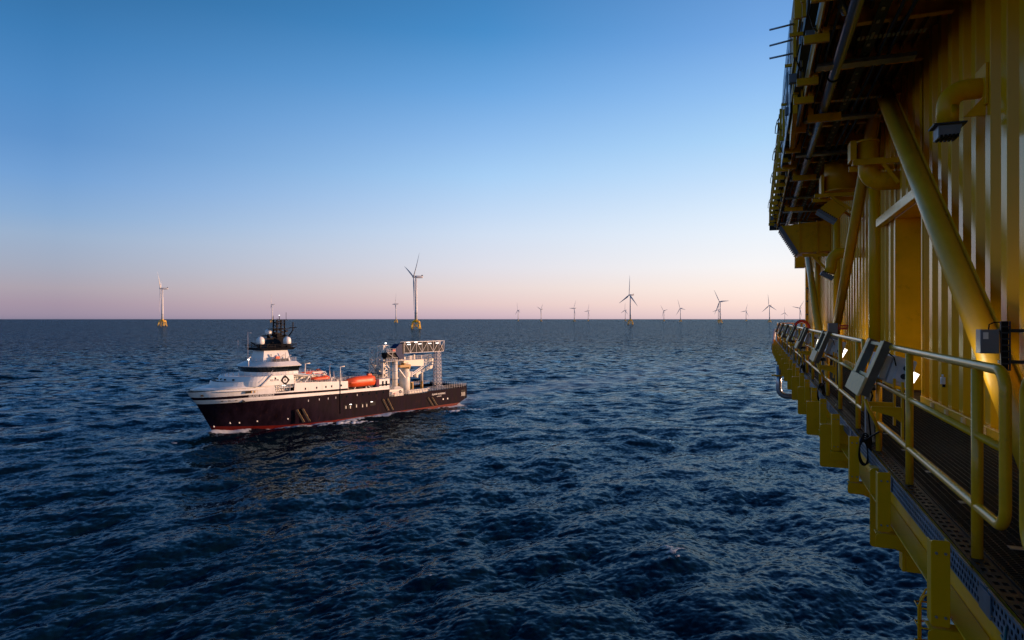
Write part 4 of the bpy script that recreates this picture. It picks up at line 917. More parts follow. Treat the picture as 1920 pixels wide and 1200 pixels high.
def turbine():
    e = empty('wind_turbine', (0, 0, 0), 0, 'x', 'wind turbine', 'wind turbines standing in the sea')
    mb = MB(); top = 24.0
    legs = [(sx * 13.5, sy * 13.5) for sx, sy in ((1, 1), (1, -1), (-1, -1), (-1, 1))]
    jk = []
    for x, y in legs:
        MB().tube((x * 1.03, y * 1.03, -6), (x * 0.78, y * 0.78, top - 3), 1.2, 10).build('jacket_leg', M['tp'], e)
    mb = MB()
    for i in range(4):
        (x0, y0), (x1, y1) = legs[i], legs[(i + 1) % 4]
        for (f0, g0, f1, g1) in ((1.0, 0.5, 0.79, top - 4), (0.79, top - 4, 1.0, 0.5)):
            mb.tube((x0 * f0, y0 * f0, g0), (x1 * f1, y1 * f1, g1), 0.7, 8)
    mb.build('jacket_bracing', M['tp'], e)
    mb = MB()
    for x, y in legs: mb.tube((x * 1.032, y * 1.032, -7), (x * 1.005, y * 1.005, 1.8), 1.55, 10)
    mb.build('tidal_zone', M['tidal'], e)
    mb = MB(); mb.box(-11.4, 11.4, -11.4, 11.4, top - 3.2, top - 1.0); mb.box(-10.6, 10.6, -10.6, 10.6, top + 0.2, top + 0.9); mb.lathe([(5.0, top - 1), (5.2, top + 6)], n=20)
    for x, y in legs: mb.tube((x * 0.78, y * 0.78, top - 3), (x * 0.3, y * 0.3, top + 4), 1.2, 8)
    mb.build('transition_piece', M['tp'], e)
    mb = MB()
    for s_ in (-10.4, 10.4):
        mb.box(-10.5, 10.5, s_ - 0.1, s_ + 0.1, top + 2.1, top + 2.3); mb.box(s_ - 0.1, s_ + 0.1, -10.5, 10.5, top + 2.1, top + 2.3)
        for q in range(-10, 11, 4): mb.box(q - 0.1, q + 0.1, s_ - 0.1, s_ + 0.1, top + 0.9, top + 2.1); mb.box(s_ - 0.1, s_ + 0.1, q - 0.1, q + 0.1, top + 0.9, top + 2.1)
    mb.build('platform_rail', M['tp'], e)
    mb = MB(); mb.lathe([(4.5, top + 6), (4.3, 60), (3.7, 110), (2.9, 159)], n=28); tw = mb.build('tower', M['turb'], e)
    MB().lathe([(5.9, 50), (5.9, 51.2)], n=20, smooth=False).build('service_ring', M['greybox'], tw)
    mb = MB()
    prof = [(-4.0, 2.4), (-3.6, 3.6), (2, 4.1), (12, 4.1), (20, 3.6), (22, 2.8)]       # distance downwind, half height
    rings = [[(-x - 0.0, math.copysign(abs(math.cos(a)) ** 0.5, math.cos(a)) * h * 0.95, 163.5 + math.copysign(abs(math.sin(a)) ** 0.5, math.sin(a)) * h) for a in [2 * math.pi * k / 16 for k in range(16)]] for x, h in prof]
    mb.loft(rings, smooth=True); nc = mb.build('nacelle', M['turb'], e); nc.rotation_euler = (0, 0, WRZ)
    c_ = MB().box(-21.5, -17.5, -2.6, 2.6, 167.0, 169.6).build('cooler', M['darkgrey'], nc)
    mb = MB(); rings = []
    for x, r_ in ((4.2, 3.0), (6, 3.3), (9.4, 3.2), (11.2, 2.3), (12.0, 0.7)):
        rings.append([(x, r_ * math.cos(2 * math.pi * k / 16), r_ * math.sin(2 * math.pi * k / 16)) for k in range(16)])
    mb.loft(rings, smooth=True); hub = mb.build('rotor_hub', M['turb'], e); hub.location = (0, 0, 163.5); hub.rotation_mode = 'QUATERNION'
    bl = blade_mesh(); b0 = None
    for i in range(3):
        if b0 is None: b0 = bl.build('blade', M['turb'], hub)
        else:
            c = b0.copy(); col.objects.link(c); c.parent = hub
    k = 0
    for c in hub.children:
        c.rotation_euler = (R(120 * k), 0, 0); c.location = (8.0, 0, 0); k += 1
    return e
from mathutils import Quaternion
def set_turbine(e, px, hub_y, az, sink, label):
    zr = 163.5 - EYE; D = 1240 * (zr - sink) / (598 - hub_y)
    # blade plane slightly left of the tower in view: the tower foot is placed on its own bearing
    e.location = ((px - 960) / 1240 * D, D, -sink); e['label'] = label
    for c in e.children:
        if c.name.startswith('rotor_hub'):
            # local x of the hub = upwind; azimuth measured clockwise as seen in the picture (local +y points away to the left side)
            c.rotation_quaternion = Quaternion((0, 0, 1), WRZ) @ Quaternion((1, 0, 0), R(-az))
tb = turbine()
TL = [  # px, hub y, rotor azimuth, hidden below the horizon, label
    (780, 519, 51.5, 0, 'largest wind turbine, behind the ship crane, its yellow jacket foot against the sea'),
    (304.5, 541, 52, 0, 'second largest wind turbine, alone at the left with its rotor seen edge-on'),
    (1182, 553, 6, 0, 'wind turbine with one blade straight up, largest right of the ship'),
    (1350.5, 565.6, -32, 2, 'mid sized wind turbine right of centre with a smaller one overlapping its left side'),
    (510.5, 571, 10, 2, 'small wind turbine rising right behind the mast of the ship'),
    (742.5, 570, 30, 2, 'small wind turbine just left of the largest one, behind the ship crane'),
    (1443, 572.8, -5, 6, 'wind turbine directly above the far end of the platform guardrail'),
    (1276, 578, -20, 9, 'small wind turbine about midway between the two larger ones on the right'),
    (1077, 578, 32, 9, 'small wind turbine left of a slightly smaller neighbour, in the middle of the horizon'),
    (1500, 577.5, 40, 8, 'wind turbine closest to the yellow platform wall'),
    (1014.7, 580, 50, 11, 'tiny wind turbine with two blades in a V, second in the distant row'),
    (1347, 580.6, 15, 11, 'tiny wind turbine partly hidden behind the tower of a mid sized one'),
    (1172.5, 581.5, 8, 12, 'tiny wind turbine just left of the one with a blade straight up'),
    (971.6, 581.5, -8, 12, 'tiny wind turbine at the left end of the distant row'),
    (1103, 582.8, 24, 13, 'tiny wind turbine fourth from the left of the distant row'),
    (1245, 582.8, -40, 13, 'tiny wind turbine right of the one with a blade straight up'),
    (1399, 583, 22, 13, 'tiny wind turbine left of the one above the rail end'),
    (1471.5, 586.5, 5, 18, 'smallest wind turbine, between the two nearest the platform wall'),
]
tops = [tb] + [copy_tree(tb) for _ in TL[1:]]
for e_, a_ in zip(tops, TL): set_turbine(e_, *a_)
# ------------------------------------------------------------------ the ship: local x forward from the stern, y to port, z up from the waterline
SRZ = math.atan2(SH.y, SH.x)
def SW(s, t, z): v = SO + SH * s + SN * t; return Vector((v.x, v.y, z))
ship = empty('service_ship', SW(0, 0, 0), SRZ, 'dark hulled offshore service ship with white superstructure, under way on the sea', 'ship')
def lerp(a, b, f): return a + (b - a) * f
def stem(z):
    pts = [(-2, 89.5), (0, 90.2), (1.5, 90.8), (8.5, 94.7), (10.5, 96.3), (12, 97.3), (13, 97.3), (20, 97.3)]
    for (z0, a), (z1, b) in zip(pts, pts[1:]):
        if z <= z1: return lerp(a, b, (z - z0) / (z1 - z0))
    return pts[-1][1]
def stern(z): return 1.8 + (2.1 - z) / 1.9 * 0 - min(1, max(0, z / 2.1)) * 5.2
def hb(s, z):                                        # half breadth of the hull
    zz = max(0, min(1, z / 9.5)); s0 = lerp(52, 70, zz); p = lerp(1.75, 2.25, zz); q = lerp(0.85, 0.62, zz)
    e = stem(z)
    if s <= s0: b = 10.0
    else: b = 10.0 * max(0.0, 1 - ((s - s0) / (e - s0)) ** p) ** q
    return max(b, 0.02)
def strip(z0f, z1f, s0, s1, off=0.0, n=60, nz=5, both=True, cap_top=False, s1f=None):
    """a band of the hull skin between two height curves"""
    mb = MB()
    for sg in ((1, -1) if both else (1,)):
        rings = []
        for i in range(n + 1):
            f = i / n; f = 1 - (1 - f) ** 1.5; row = []
            for j in range(nz + 1):
                sa = s0; 
                s_ = lerp(sa, s1, f); z = lerp(z0f(s_), z1f(s_), j / nz)
                e0 = s0 if s0 > 0 else max(s0, stern(z)); e1 = min(s1, stem(z)) if s1 > 88 else s1
                s2 = lerp(e0, e1, f)
                row.append((s2 + (off if f > 0.99 and s1 > 88 else 0), sg * (hb(s2, z) + off), z))
            rings.append(row)
        mb.loft(rings, cap0=False, cap1=False, closed=False, smooth=True)
    return mb
RT = lambda s: 0.55 + 0.3 * max(0, (s - 70) / 20) ** 1.5 * 3
def BT(s):                                           # top of the black hull
    if s < 17: return 6.2
    if s < 34.6: return 5.75
    return 8.35 + 0.55 * min(1, (s - 34.6) / 40) - 0.3 * max(0, (s - 86) / 10)
S1 = lambda s: BT(s) + 0.85 + 0.25 * max(0, (s - 60) / 30)     # stripe bottom
S2 = lambda s: S1(s) + 0.62 + 0.12 * max(0, (s - 60) / 30)     # stripe top
def WT(s):                                           # top of the white side
    if s < 51.6: return 9.45
    if s < 70.8: return 12.35 + 0.045 * (s - 51.6)
    if s < 77.0: return 10.9
    return 12.95 - 0.95 * max(0, (s - 86) / 11.0)
mb = strip(lambda s: -2.0, RT, -4, 98); mb.build('bottom_plating', M['boot'], ship, fix=False)
def sides(z0, z1, ss, off, name, m, **k):
    mb = MB()
    for a, b_ in ss: q = strip(z0, z1, a, b_, off, n=max(4, int((b_ - a) / 1.0)), **k); mb.add(q.v, q.f, True)
    return mb.build(name, m, ship, fix=False)
mb = MB()
for a, b_, zt in ((-4, 17, 6.2), (17.0, 34.6, 5.75)):
    q = strip(RT, (lambda zt: (lambda s: zt))(zt), a, b_, 0.02, n=20); mb.add(q.v, q.f, True)
q = strip(RT, BT, 34.6, 98, 0.02, n=70, nz=8); mb.add(q.v, q.f, True)
# transom and bulwark ends
for z0, z1 in ((0, 2.1), (2.1, 6.2)):
    mb.add([(stern(z0), -10.02, z0), (stern(z0), 10.02, z0), (stern(z1), 10.02, z1), (stern(z1), -10.02, z1)], [(0, 1, 2, 3)])
mb.box(16.96, 17.04, 9.6, 10.02, 5.6, 6.2)
hull = mb.build('hull_plating', M['hull'], ship, fix=False)
white = sides(BT, S1, ((34.6, 98),), 0.03, 'lower_white_band', M['white'])
sides(S1, S2, ((51.6, 98),), 0.035, 'dark_stripe', M['hull'])
sides(S2, WT, ((51.6, 70.8), (70.8, 77.0), (77.0, 98)), 0.03, 'white_side', M['white'], nz=3)
mb = MB(); mb.box(34.6, 51.6, 9.0, 10.03, 9.12, 9.2); mb.box(34.6, 51.6, 9.9, 10.06, S1(36), 9.45); mb.build('side_fender', M['white'], ship)
# decks
def plan(s0, hw, sf, p=2.2, q=0.6, sr=None, n=14):
    """outline: square aft end at s0, half width hw, rounded front ending at sf; the rounding starts at sr"""
    sr = sf - hw * 1.2 if sr is None else sr; pts = [(s0, -hw), ]
    f = [k / n for k in range(n)]
    half = [(lerp(sr, sf, math.sin(k * math.pi / 2)), hw * max(0, 1 - math.sin(k * math.pi / 2) ** p) ** q) for k in f]
    return [(s0, -hw)] + [(s, -w_) for s, w_ in half] + [(sf, 0)] + [(s, w_) for s, w_ in reversed(half)] + [(s0, hw)]
def tier(levels, name, m, parent=ship, **k):
    """levels: (z, s0, hw, sf)"""
    mb = MB(); mb.loft([[(x, y, z) for x, y in plan(s0, hw, sf, **k)] for z, s0, hw, sf in levels]); return mb.build(name, m, parent)
MB().box(-3.2, 36, -9.7, 9.7, 5.2, 5.3).build('cargo_deck', M['deckgreen'], ship)
mb = MB(); mb.box(34.8, 51.6, -9.3, 9.3, 9.05, 9.15); mb.box(51.6, 77, -9.7, 9.7, 12.0, 12.1); mb.box(34.8, 35, -9.9, 9.9, 5.8, 9.05); mb.box(51.5, 51.62, -9.9, 9.97, 9.15, 12.3)
mb.build('upper_decks', M['white'], ship)
mb = MB(); mb.box(34.8, 36.0, -8.6, 8.6, 9.15, 9.2); mb.box(36, 51.5, -7, 7, 9.2, 12.2); mb.build('inner_casing', M['darkgrey'], ship)
tier([(12.0, 77, 9.6, 95.5), (12.05, 77, 9.6, 95.5)], 'forecastle_deck', M['white'], sr=80)
# whale back at the bow: a shallow dish up to the raised bulwark
mb = MB(); rg = []
for z, inset in ((12.4, 0.3), (12.75, 2.2), (12.95, 4.6)):
    rg.append([(x, y, z + (0.0 if x > 90 else 0.25)) for x, y in plan(78, 9.4 - inset * 0.25, 96.6 - inset, p=2.2, q=0.62, sr=79)])
mb.loft(rg, smooth=True); mb.build('whale_back', M['white'], ship)
tier([(12.7, 78, 8.9, 91.6), (13.4, 78, 8.8, 90.6), (14.35, 79, 8.7, 90.2)], 'raised_bulwark', M['white'], sr=80, p=2.4)
tier([(14.352, 80, 8.4, 89.8), (14.36, 80, 8.4, 89.8)], 'bulwark_well', M['black'], sr=81, p=2.4)
tier([(10.9, 70.8, 8.2, 80), (12.95, 70.8, 8.2, 80)], 'recess_wall', M['white'], sr=79)
tier([(12.952, 70.8, 9.98, 88.6), (14.3, 70.8, 9.98, 88.3), (15.7, 70.9, 9.8, 86.8)], 'deckhouse', M['white'], sr=79.5, p=2.6, q=0.7)
mb = MB()
for s_ in (72.0, 74.0, 76.0): mb.box(s_ - 0.07, s_ + 0.07, 9.6, 9.8, 10.9, 12.95)
mb.box(70.8, 77, 9.65, 9.75, 11.9, 11.96)
for k in range(4): mb.beam((71.2 + k * 0.8, 8.6, 10.9), (73.0 + k * 0.8, 9.0, 12.9), 0.12, 0.08)
mb.build('recess_frames', M['lattice'], ship)
for s_ in (73.0, 77.6):
    MB().box(s_, s_ + 0.9, 8.9, 9.1, 12.55, 12.75).build('recess_lamp', M['shiplamp'], ship)
# bridge
tier([(15.702, 68.3, 8.3, 80.9), (16.6, 68.3, 8.3, 81.0)], 'bridge_base', M['white'], sr=76)
MB().box(66.5, 70.8, -9.4, 9.6, 15.5, 15.65).build('bridge_deck', M['white'], ship)
lowp = plan(68.3, 8.25, 80.95, sr=73.5, n=11); topp = plan(68.0, 8.9, 81.9, sr=73.5, n=11)
tier([(16.62, 68.35, 8.15, 80.8), (18.1, 68.2, 8.7, 81.6)], 'bridge_inner', M['black'], sr=73.5)
mb = MB(); n = len(lowp)
for i in range(n):
    j = (i + 1) % n; a0, a1 = Vector((*lowp[i], 16.6)), Vector((*lowp[j], 16.6)); b0_, b1_ = Vector((*topp[i], 18.1)), Vector((*topp[j], 18.1))
    segs = max(1, int((a1 - a0).length / 1.35))
    for q in range(segs):
        f0, f1 = (q + 0.05) / segs, (q + 0.95) / segs
        v = [a0.lerp(a1, f0), a0.lerp(a1, f1), b0_.lerp(b1_, f1), b0_.lerp(b1_, f0)]
        c = (v[0] + v[1] + v[2] + v[3]) / 4; nrm = (v[1] - v[0]).cross(v[3] - v[0]).normalized() * 0.03
        pm = MB(); pm.add([p + nrm for p in v] + [p - nrm for p in v], [(0, 1, 2, 3), (7, 6, 5, 4), (0, 4, 5, 1), (1, 5, 6, 2), (2, 6, 7, 3), (3, 7, 4, 0)])
        pm.build('window_pane', M['glass'], ship)
        mb.beam(a0.lerp(a1, q / segs), b0_.lerp(b1_, q / segs), 0.09, 0.10)
mb.build('window_mullions', M['mastblack'], ship)
tier([(18.11, 67.8, 9.0, 82.05), (18.35, 67.7, 9.1, 82.2), (19.35, 68.4, 7.7, 79.6), (19.45, 68.5, 7.6, 79.5)], 'bridge_roof', M['white'], sr=73.5)
def frust(s0, s1, w0, z0, s2, s3, w1, z1): return [[(s0, -w0, z0), (s1, -w0 * .8, z0), (s1, w0 * .8, z0), (s0, w0, z0)], [(s2, -w1, z1), (s3, -w1 * .8, z1), (s3, w1 * .8, z1), (s2, w1, z1)]]
MB().loft(frust(68.5, 77.0, 4.6, 19.4, 69, 76.2, 3.6, 22.7)).build('mast_house', M['white'], ship)
mb = MB(); mb.loft(frust(67.6, 77.3, 4.4, 22.72, 67.0, 78.2, 5.2, 23.5)); mb.build('mast_gallery', M['mastblack'], ship)
mb = MB(); c4 = [(67.0, -5.2), (78.2, -4.2), (78.2, 4.2), (67.0, 5.2)]
for z_ in (24.0, 24.5):
    for i in range(4): mb.beam((*c4[i], z_), (*c4[(i + 1) % 4], z_), 0.10, 0.10)
for i in range(4):
    for f in (0, .2, .4, .6, .8): x_, y_ = lerp(c4[i][0], c4[(i + 1) % 4][0], f), lerp(c4[i][1], c4[(i + 1) % 4][1], f); mb.box(x_ - .05, x_ + .05, y_ - .05, y_ + .05, 23.4, 24.5)
for i in range(14): x_ = 67.6 + i * 0.7; mb.beam((x_, 2.2 * math.sin(i * 2.1), 23.4), (x_ + 0.8 * math.cos(i), 2.6 * math.sin(i * 3.3), 24.6 + 0.5 * math.sin(i * 5)), 0.3, 0.3)
mb.build('gallery_rail', M['mastblack'], ship)
for s_, t_, z_, r_ in ((77.0, 2.2, 24.5, 1.18), (72.2, -1.6, 27.0, 1.0), (69.3, 3.9, 24.4, 1.18), (69.2, -4.3, 24.6, 0.9)):
    mb = MB(); mb.lathe([(r_ * 0.75, 0), (r_ * 0.98, 0.25), (r_, r_ * 0.9), (r_ * 0.93, r_ * 1.3), (r_ * 0.75, r_ * 1.62), (r_ * 0.45, r_ * 1.85), (0.02, r_ * 1.95)], (s_, t_, z_), 20)
    d_ = mb.build('radar_dome', M['white'], ship); MB().tube((s_, t_, z_ - 1.2 if z_ < 26 else 23.5), (s_, t_, z_), 0.45, 10).build('pedestal', M['mastblack'], d_)
mb = MB()
for s_ in (68.2, 71.0):
    for t_ in (-1.1, 1.1): mb.tube((s_, t_, 23.4), (lerp(s_, 69.6, .12), t_ * .85, 31.8), 0.22, 6)
for z_ in np.arange(24.4, 31.8, 1.1):
    mb.beam((68.2, 1.05, z_), (71, 1.05, z_), .13, .13); mb.beam((68.2, -1.05, z_), (71, -1.05, z_), .13, .13); mb.beam((68.2, 1.05, z_), (68.2, -1.05, z_), .13, .13); mb.beam((71, 1.05, z_), (71, -1.05, z_), .13, .13)
    mb.beam((68.2, 1.05, z_), (71, 1.05, z_ + 1.1), .1, .1)
mb.box(67, 72.4, -1.6, 1.6, 28.9, 29.05); mb.box(67.4, 72, -1.6, 1.6, 31.6, 31.75)
mb.loft(frust(67.6, 72.5, 1.9, 23.4, 68.5, 71, 1.0, 27.2))
mb.beam((70.8, 0, 24), (74.5, 2.0, 27.4), .35, .35); mb.beam((68.4, 0, 24), (66.2, 2.2, 28.6), .3, .3); mb.beam((66.2, 2.2, 28.4), (66.2, 2.2, 31.0), .25, .25); mb.beam((65.2, 2.6, 29.3), (67.4, 1.8, 29.3), .35, .25)
mb.beam((74.3, -1.6, 26.9), (70.5, -0.8, 26.9), .3, .3)
mb.tube((69.5, 0, 31.7), (69.5, 0, 33.2), .1, 6); mb.tube((67.8, 1, 31.7), (67.8, 1, 34.0), .06, 6); mb.tube((70.9, -1, 31.7), (70.9, -1, 33.0), .08, 6)
mb.loft(frust(66.8, 75.0, 2.6, 23.45, 67.6, 72.6, 1.3, 26.2)); rn2 = random.Random(4)
for i in range(26):
    z_ = rn2.uniform(25, 31.4); x_ = rn2.uniform(67.6, 71.6); y_ = rn2.uniform(-1.6, 1.6); w_ = rn2.uniform(.12, .38); mb.box(x_ - w_, x_ + w_, y_ - .25, y_ + .25, z_, z_ + rn2.uniform(.2, .8))
for z_, h_ in ((26.4, 3.0), (28.9, 2.4), (30.4, 2.0)): mb.beam((69.6 - h_, 0.9, z_), (69.6 + h_, 0.9, z_), .16, .16); mb.beam((69.6, -h_, z_ + .2), (69.6, h_, z_ + .2), .16, .16)
mb.build('lattice_mast', M['mastblack'], ship)
MB().box(69.4, 69.6, -.1, .1, 33.0, 33.2).build('mast_head_lamp', M['shiplamp'], ship)
MB().beam((73.0, 2.6, 26.1), (76.6, 2.4, 26.1), .25, .35).build('radar_scanner', M['mastblack'], ship)
mb = MB(); mb.tube((82.2, 4.5, 19.3), (82.2, 4.5, 28.2), .05, 6); mb.tube((81.4, 5, 28.0), (82.2, 4.5, 28.0), .05, 6); mb.tube((80.6, -4, 19.3), (80.6, -4, 26.0), .05, 6); mb.build('whip_antennas', M['lattice'], ship)
# rails: the decks above
def railing(pts, z, h=1.1, m='lattice', name='deck_railing', sp=1.5, bars=3):
    mb = MB()
    for k in range(bars):
        zz = z + h * (k + 1) / bars
        for p, q in zip(pts, pts[1:]): mb.beam((*p, zz), (*q, zz), .055, .055)
    for p, q in zip(pts, pts[1:]):
        L_ = math.hypot(q[0] - p[0], q[1] - p[1]); n_ = max(1, int(L_ / sp))
        for i in range(n_ + 1): x_, y_ = lerp(p[0], q[0], i / n_), lerp(p[1], q[1], i / n_); mb.box(x_ - .035, x_ + .035, y_ - .035, y_ + .035, z, z + h)
    return mb.build(name, M[m], ship)
railing(plan(70.9, 9.6, 86.5, sr=79, n=8), 15.7, h=1.0)
railing(plan(68.5, 7.4, 79.3, sr=73.5, n=7), 19.45, m='lattice')
railing([(70.5, 9.6), (52, 9.6), (52, -9.6), (70.5, -9.6)], 12.4); railing([(51, -6.8), (37, -6.8), (37, 6.8), (51, 6.8)], 12.2)
railing([(16.9, 9.9), (-3.2, 9.9), (-3.2, -9.9), (16.9, -9.9)], 6.2, h=1.35, name='bulwark_railing', sp=1.2); railing([(34.5, 9.9), (17.1, 9.9)], 5.75, h=1.5, name='side_railing', sp=1.2)
railing([(34.5, -9.9), (17.1, -9.9)], 5.75, h=1.5, name='side_railing', sp=1.2)
# stair on the superstructure side
mb = MB(); mb.beam((81.4, 9.9, 13.0), (77.8, 9.9, 16.2), .12, .3); mb.beam((81.4, 10.25, 13.0), (77.8, 10.25, 16.2), .12, .3); mb.beam((81.4, 10.25, 14.1), (77.8, 10.25, 17.3), .07, .07)
for k in range(12): f = k / 11; mb.box(lerp(81.4, 77.8, f) - .15, lerp(81.4, 77.8, f) + .15, 9.95, 10.2, lerp(13, 16.2, f), lerp(13, 16.2, f) + .05)
mb.build('side_stair', M['lattice'], ship)
# portholes, doors and recesses on the port side
def onside(s, z, w_, h, name, m, off=0.04, th=0.05, parent=ship):
    y0 = hb(s, z) + off
    return MB().box(s - w_ / 2, s + w_ / 2, y0 - 0.02, y0 + th, z - h / 2, z + h / 2).build(name, m, parent)
for s_ in (67.0, 63.1, 59.8, 57.7, 54.1): onside(s_, 11.15, 0.42, 0.62, 'porthole', M['glass'])
for s_ in (66.0, 62.2, 59.0, 56.2): onside(s_, 7.5, 0.26, 0.6, 'lit_porthole', M['lattice'])
for s_ in (54.4, 52.0, 45.7, 43.2, 40.1, 37.2): onside(s_, 7.55, 0.5, 0.6, 'porthole', M['glass'])
onside(48.0, 7.6, 0.26, 0.6, 'lit_porthole', M['lattice'])
for s_, w_ in ((52.6, .9), (50.9, 1.6), (48.5, .8), (46.0, .8), (44.4, .8), (41.7, 2.2)): onside(s_, 4.2, w_, 1.25, 'side_opening', M['black'])
for s_ in (50.6, 42.2): onside(s_, 4.85, 0.8, 0.18, 'opening_lamp', M['shiplamp'], off=0.10)
for s_, z_ in ((52.4, 4.1), (50.7, 4.0), (48.3, 4.1), (45.9, 3.9), (44.2, 3.9)): onside(s_, z_, 0.25, 0.9, 'opening_fitting', M['cream'], off=0.1)
def plq(s, y, z, w_, h, m, name='deckhouse_window'): return MB().box(s - w_ / 2, s + w_ / 2, y - 0.04, y + 0.04, z - h / 2, z + h / 2).build(name, m, ship)
for s_ in (79.2, 76.8): plq(s_, 9.9, 14.9, 0.45, 0.6, M['glass'])
plq(81.4, 9.55, 14.8, 0.5, 0.7, M['glass'])
for q in ((88.2, 2.5, 14.9), (88.0, 0, 14.9), (87.9, -2.5, 14.9), (87.0, 4.9, 14.9)): MB().box(q[0] - .5, q[0] + .02, q[1] - .14, q[1] + .14, q[2] - .22, q[2] + .22).build('deckhouse_window', M['glass'], ship)
# bow details: mooring recess, hawse, draught marks
for s_, z_, w_, h in ((83.6, 11.6, 3.2, .8),): onside(s_, z_, w_, h, 'mooring_recess', M['black'])
for s_ in (84.4, 83.4, 82.6): onside(s_, 11.5, .3, .6, 'mooring_roller', M['ochre'], off=.09)
onside(94.6, 11.1, 1.3, .5, 'hawse_opening', M['black'], off=.1)
for s_ in (90.2, 88.6, 87.0): onside(s_, 9.35, 1.0, .16, 'draught_plate', M['black'], off=.06)
mb = MB(); rg = []
for x_, r_ in ((88, .9), (90, 1.35), (92, 1.45), (93.4, 1.1), (94.2, .5), (94.4, .05)): rg.append([(x_, 1.1 * r_ * math.cos(2 * math.pi * k / 14), -0.85 + r_ * 1.05 * math.sin(2 * math.pi * k / 14)) for k in range(14)])
mb.loft(rg, smooth=True); mb.build('bulbous_bow', M['boot'], ship)
onside(79.2, 8.85, 1.2, .2, 'discharge_slot', M['black'], off=.06); onside(85.2, 9.1, .8, .9, 'anchor_pocket', M['black'], off=.05)
for s_, z_ in ((84.6, 2.6), (80.2, 2.7), (71.8, 2.6), (86.8, 2.7), (90.2, 1.9)):
    y0 = hb(s_, z_) + .06; mb = MB()
    for k in range(3): a = R(60 * k); mb.beam((s_ - .28 * math.cos(a), y0, z_ - .28 * math.sin(a)), (s_ + .28 * math.cos(a), y0 + 0.01 * k, z_ + .28 * math.sin(a)), .05, .09)
    mb.build('hull_mark', M['white'], ship)
for s_, z_ in ((9.2, 2.6), (6.9, 2.6)): mb = MB(); mb.box(s_ - .25, s_ + .25, 10.03, 10.08, z_ - .25, z_ + .3); mb.build('hull_mark', M['white'], ship)
# diagonal fenders
for s_ in (68.6, 36.2, 15.6):
    for d_ in (0, 1.5):
        MB().beam((s_ + 1.5 - d_ * 1.3, 10.12, 5.3 if s_ > 20 else 3.9), (s_ - 0.9 - d_ * 1.3, 10.12, 1.3 if s_ > 20 else 0.8), .62, .22, up=(0, 1, 0)).build('diagonal_fender', M['black'], ship)
        MB().beam((s_ + 1.12 - d_ * 1.3, 10.2, 5.3 if s_ > 20 else 3.9), (s_ - 1.28 - d_ * 1.3, 10.2, 1.3 if s_ > 20 else 0.8), .06, .08, up=(0, 1, 0)).build('fender_lit_edge', M['ochre'], ship)  # ochre strip puts the lit edge of the fender into colour
# stern roller opening
MB().box(-2.6, -0.2, 10.03, 10.07, 3.1, 5.2).build('stern_opening', M['black'], ship)
for s_ in (-0.6, -1.3, -2.1): MB().box(s_ - .12, s_ + .12, 10.08, 10.2, 2.9, 4.3).build('stern_roller', M['cream'], ship)
MB().box(-3.45, -3.3, -10.04, 10.06, 2.0, 6.9).build('stern_gate', M['hull'], ship)
mb = MB(); mb.tube((54.6, 10.12, 2.4), (54.6, 10.12, 12.6), .11, 8); mb.build('overboard_pipe', M['black'], ship)
# lettering
def lettering(txt, s, z, size, align='CENTER', name='ship_name', m='white', curved=True, y=None, th=0.0):
    c = bpy.data.curves.new(name, 'FONT'); c.body = txt; c.size = size; c.align_x = align; c.offset = size * 0.012
    o_ = bpy.data.objects.new(name, c); col.objects.link(o_)
    dg = bpy.context.evaluated_depsgraph_get(); me_ = bpy.data.meshes.new_from_object(o_.evaluated_get(dg)); bpy.data.objects.remove(o_)
    for v in me_.vertices:
        x_ = s - v.co.x; zz = z + v.co.y + th * (-(v.co.x)); v.co = (x_, (hb(x_, zz) + 0.075) if y is None else y, zz)
    me_.materials.clear(); me_.materials.append(M[m]); ob = bpy.data.objects.new(name, me_); col.objects.link(ob); ob.parent = ship; return ob
lettering('ISLAND DILIGENCE', 80.6, 10.02, 0.82); lettering('ISLAND DILIGENCE', 11.5, 4.5, 0.78); lettering('ULSTEINVIK', 11.3, 3.75, 0.45, name='home_port')
lettering('712 CCR', 77.2, 14.2, 0.75, y=10.02, m='darkgrey', name='side_marking')
# diamond emblem on the superstructure
mb = MB(); cx_, cz_ = 73.7, 14.2; y_ = 10.0
def ringpoly(r0, r1, n=4, ph=90):
    q_ = lambda k: r0 / (abs(math.cos(R(ph + 360 * k / n))) + abs(math.sin(R(ph + 360 * k / n)))) ** 0.8
    a = [(cx_ - q_(k) * math.cos(R(ph + 360 * k / n)), y_, cz_ + q_(k) * math.sin(R(ph + 360 * k / n))) for k in range(n)]; b = [(cx_ - r1 * math.cos(R(ph + 360 * k / n)), y_, cz_ + r1 * math.sin(R(ph + 360 * k / n))) for k in range(n)]
    mb.add(a + b, [(k, (k + 1) % n, (k + 1) % n + n, k + n) for k in range(n)])
ringpoly(1.5, 0.72, n=16, ph=90); mb.add([(cx_ + .16, y_, cz_ - .3), (cx_ - .16, y_, cz_ - .1), (cx_, y_, cz_ + .62), (cx_ + .26, y_, cz_ + .1)], [(0, 1, 2, 3)])
mb.build('emblem', M['mastblack'], ship, fix=False)
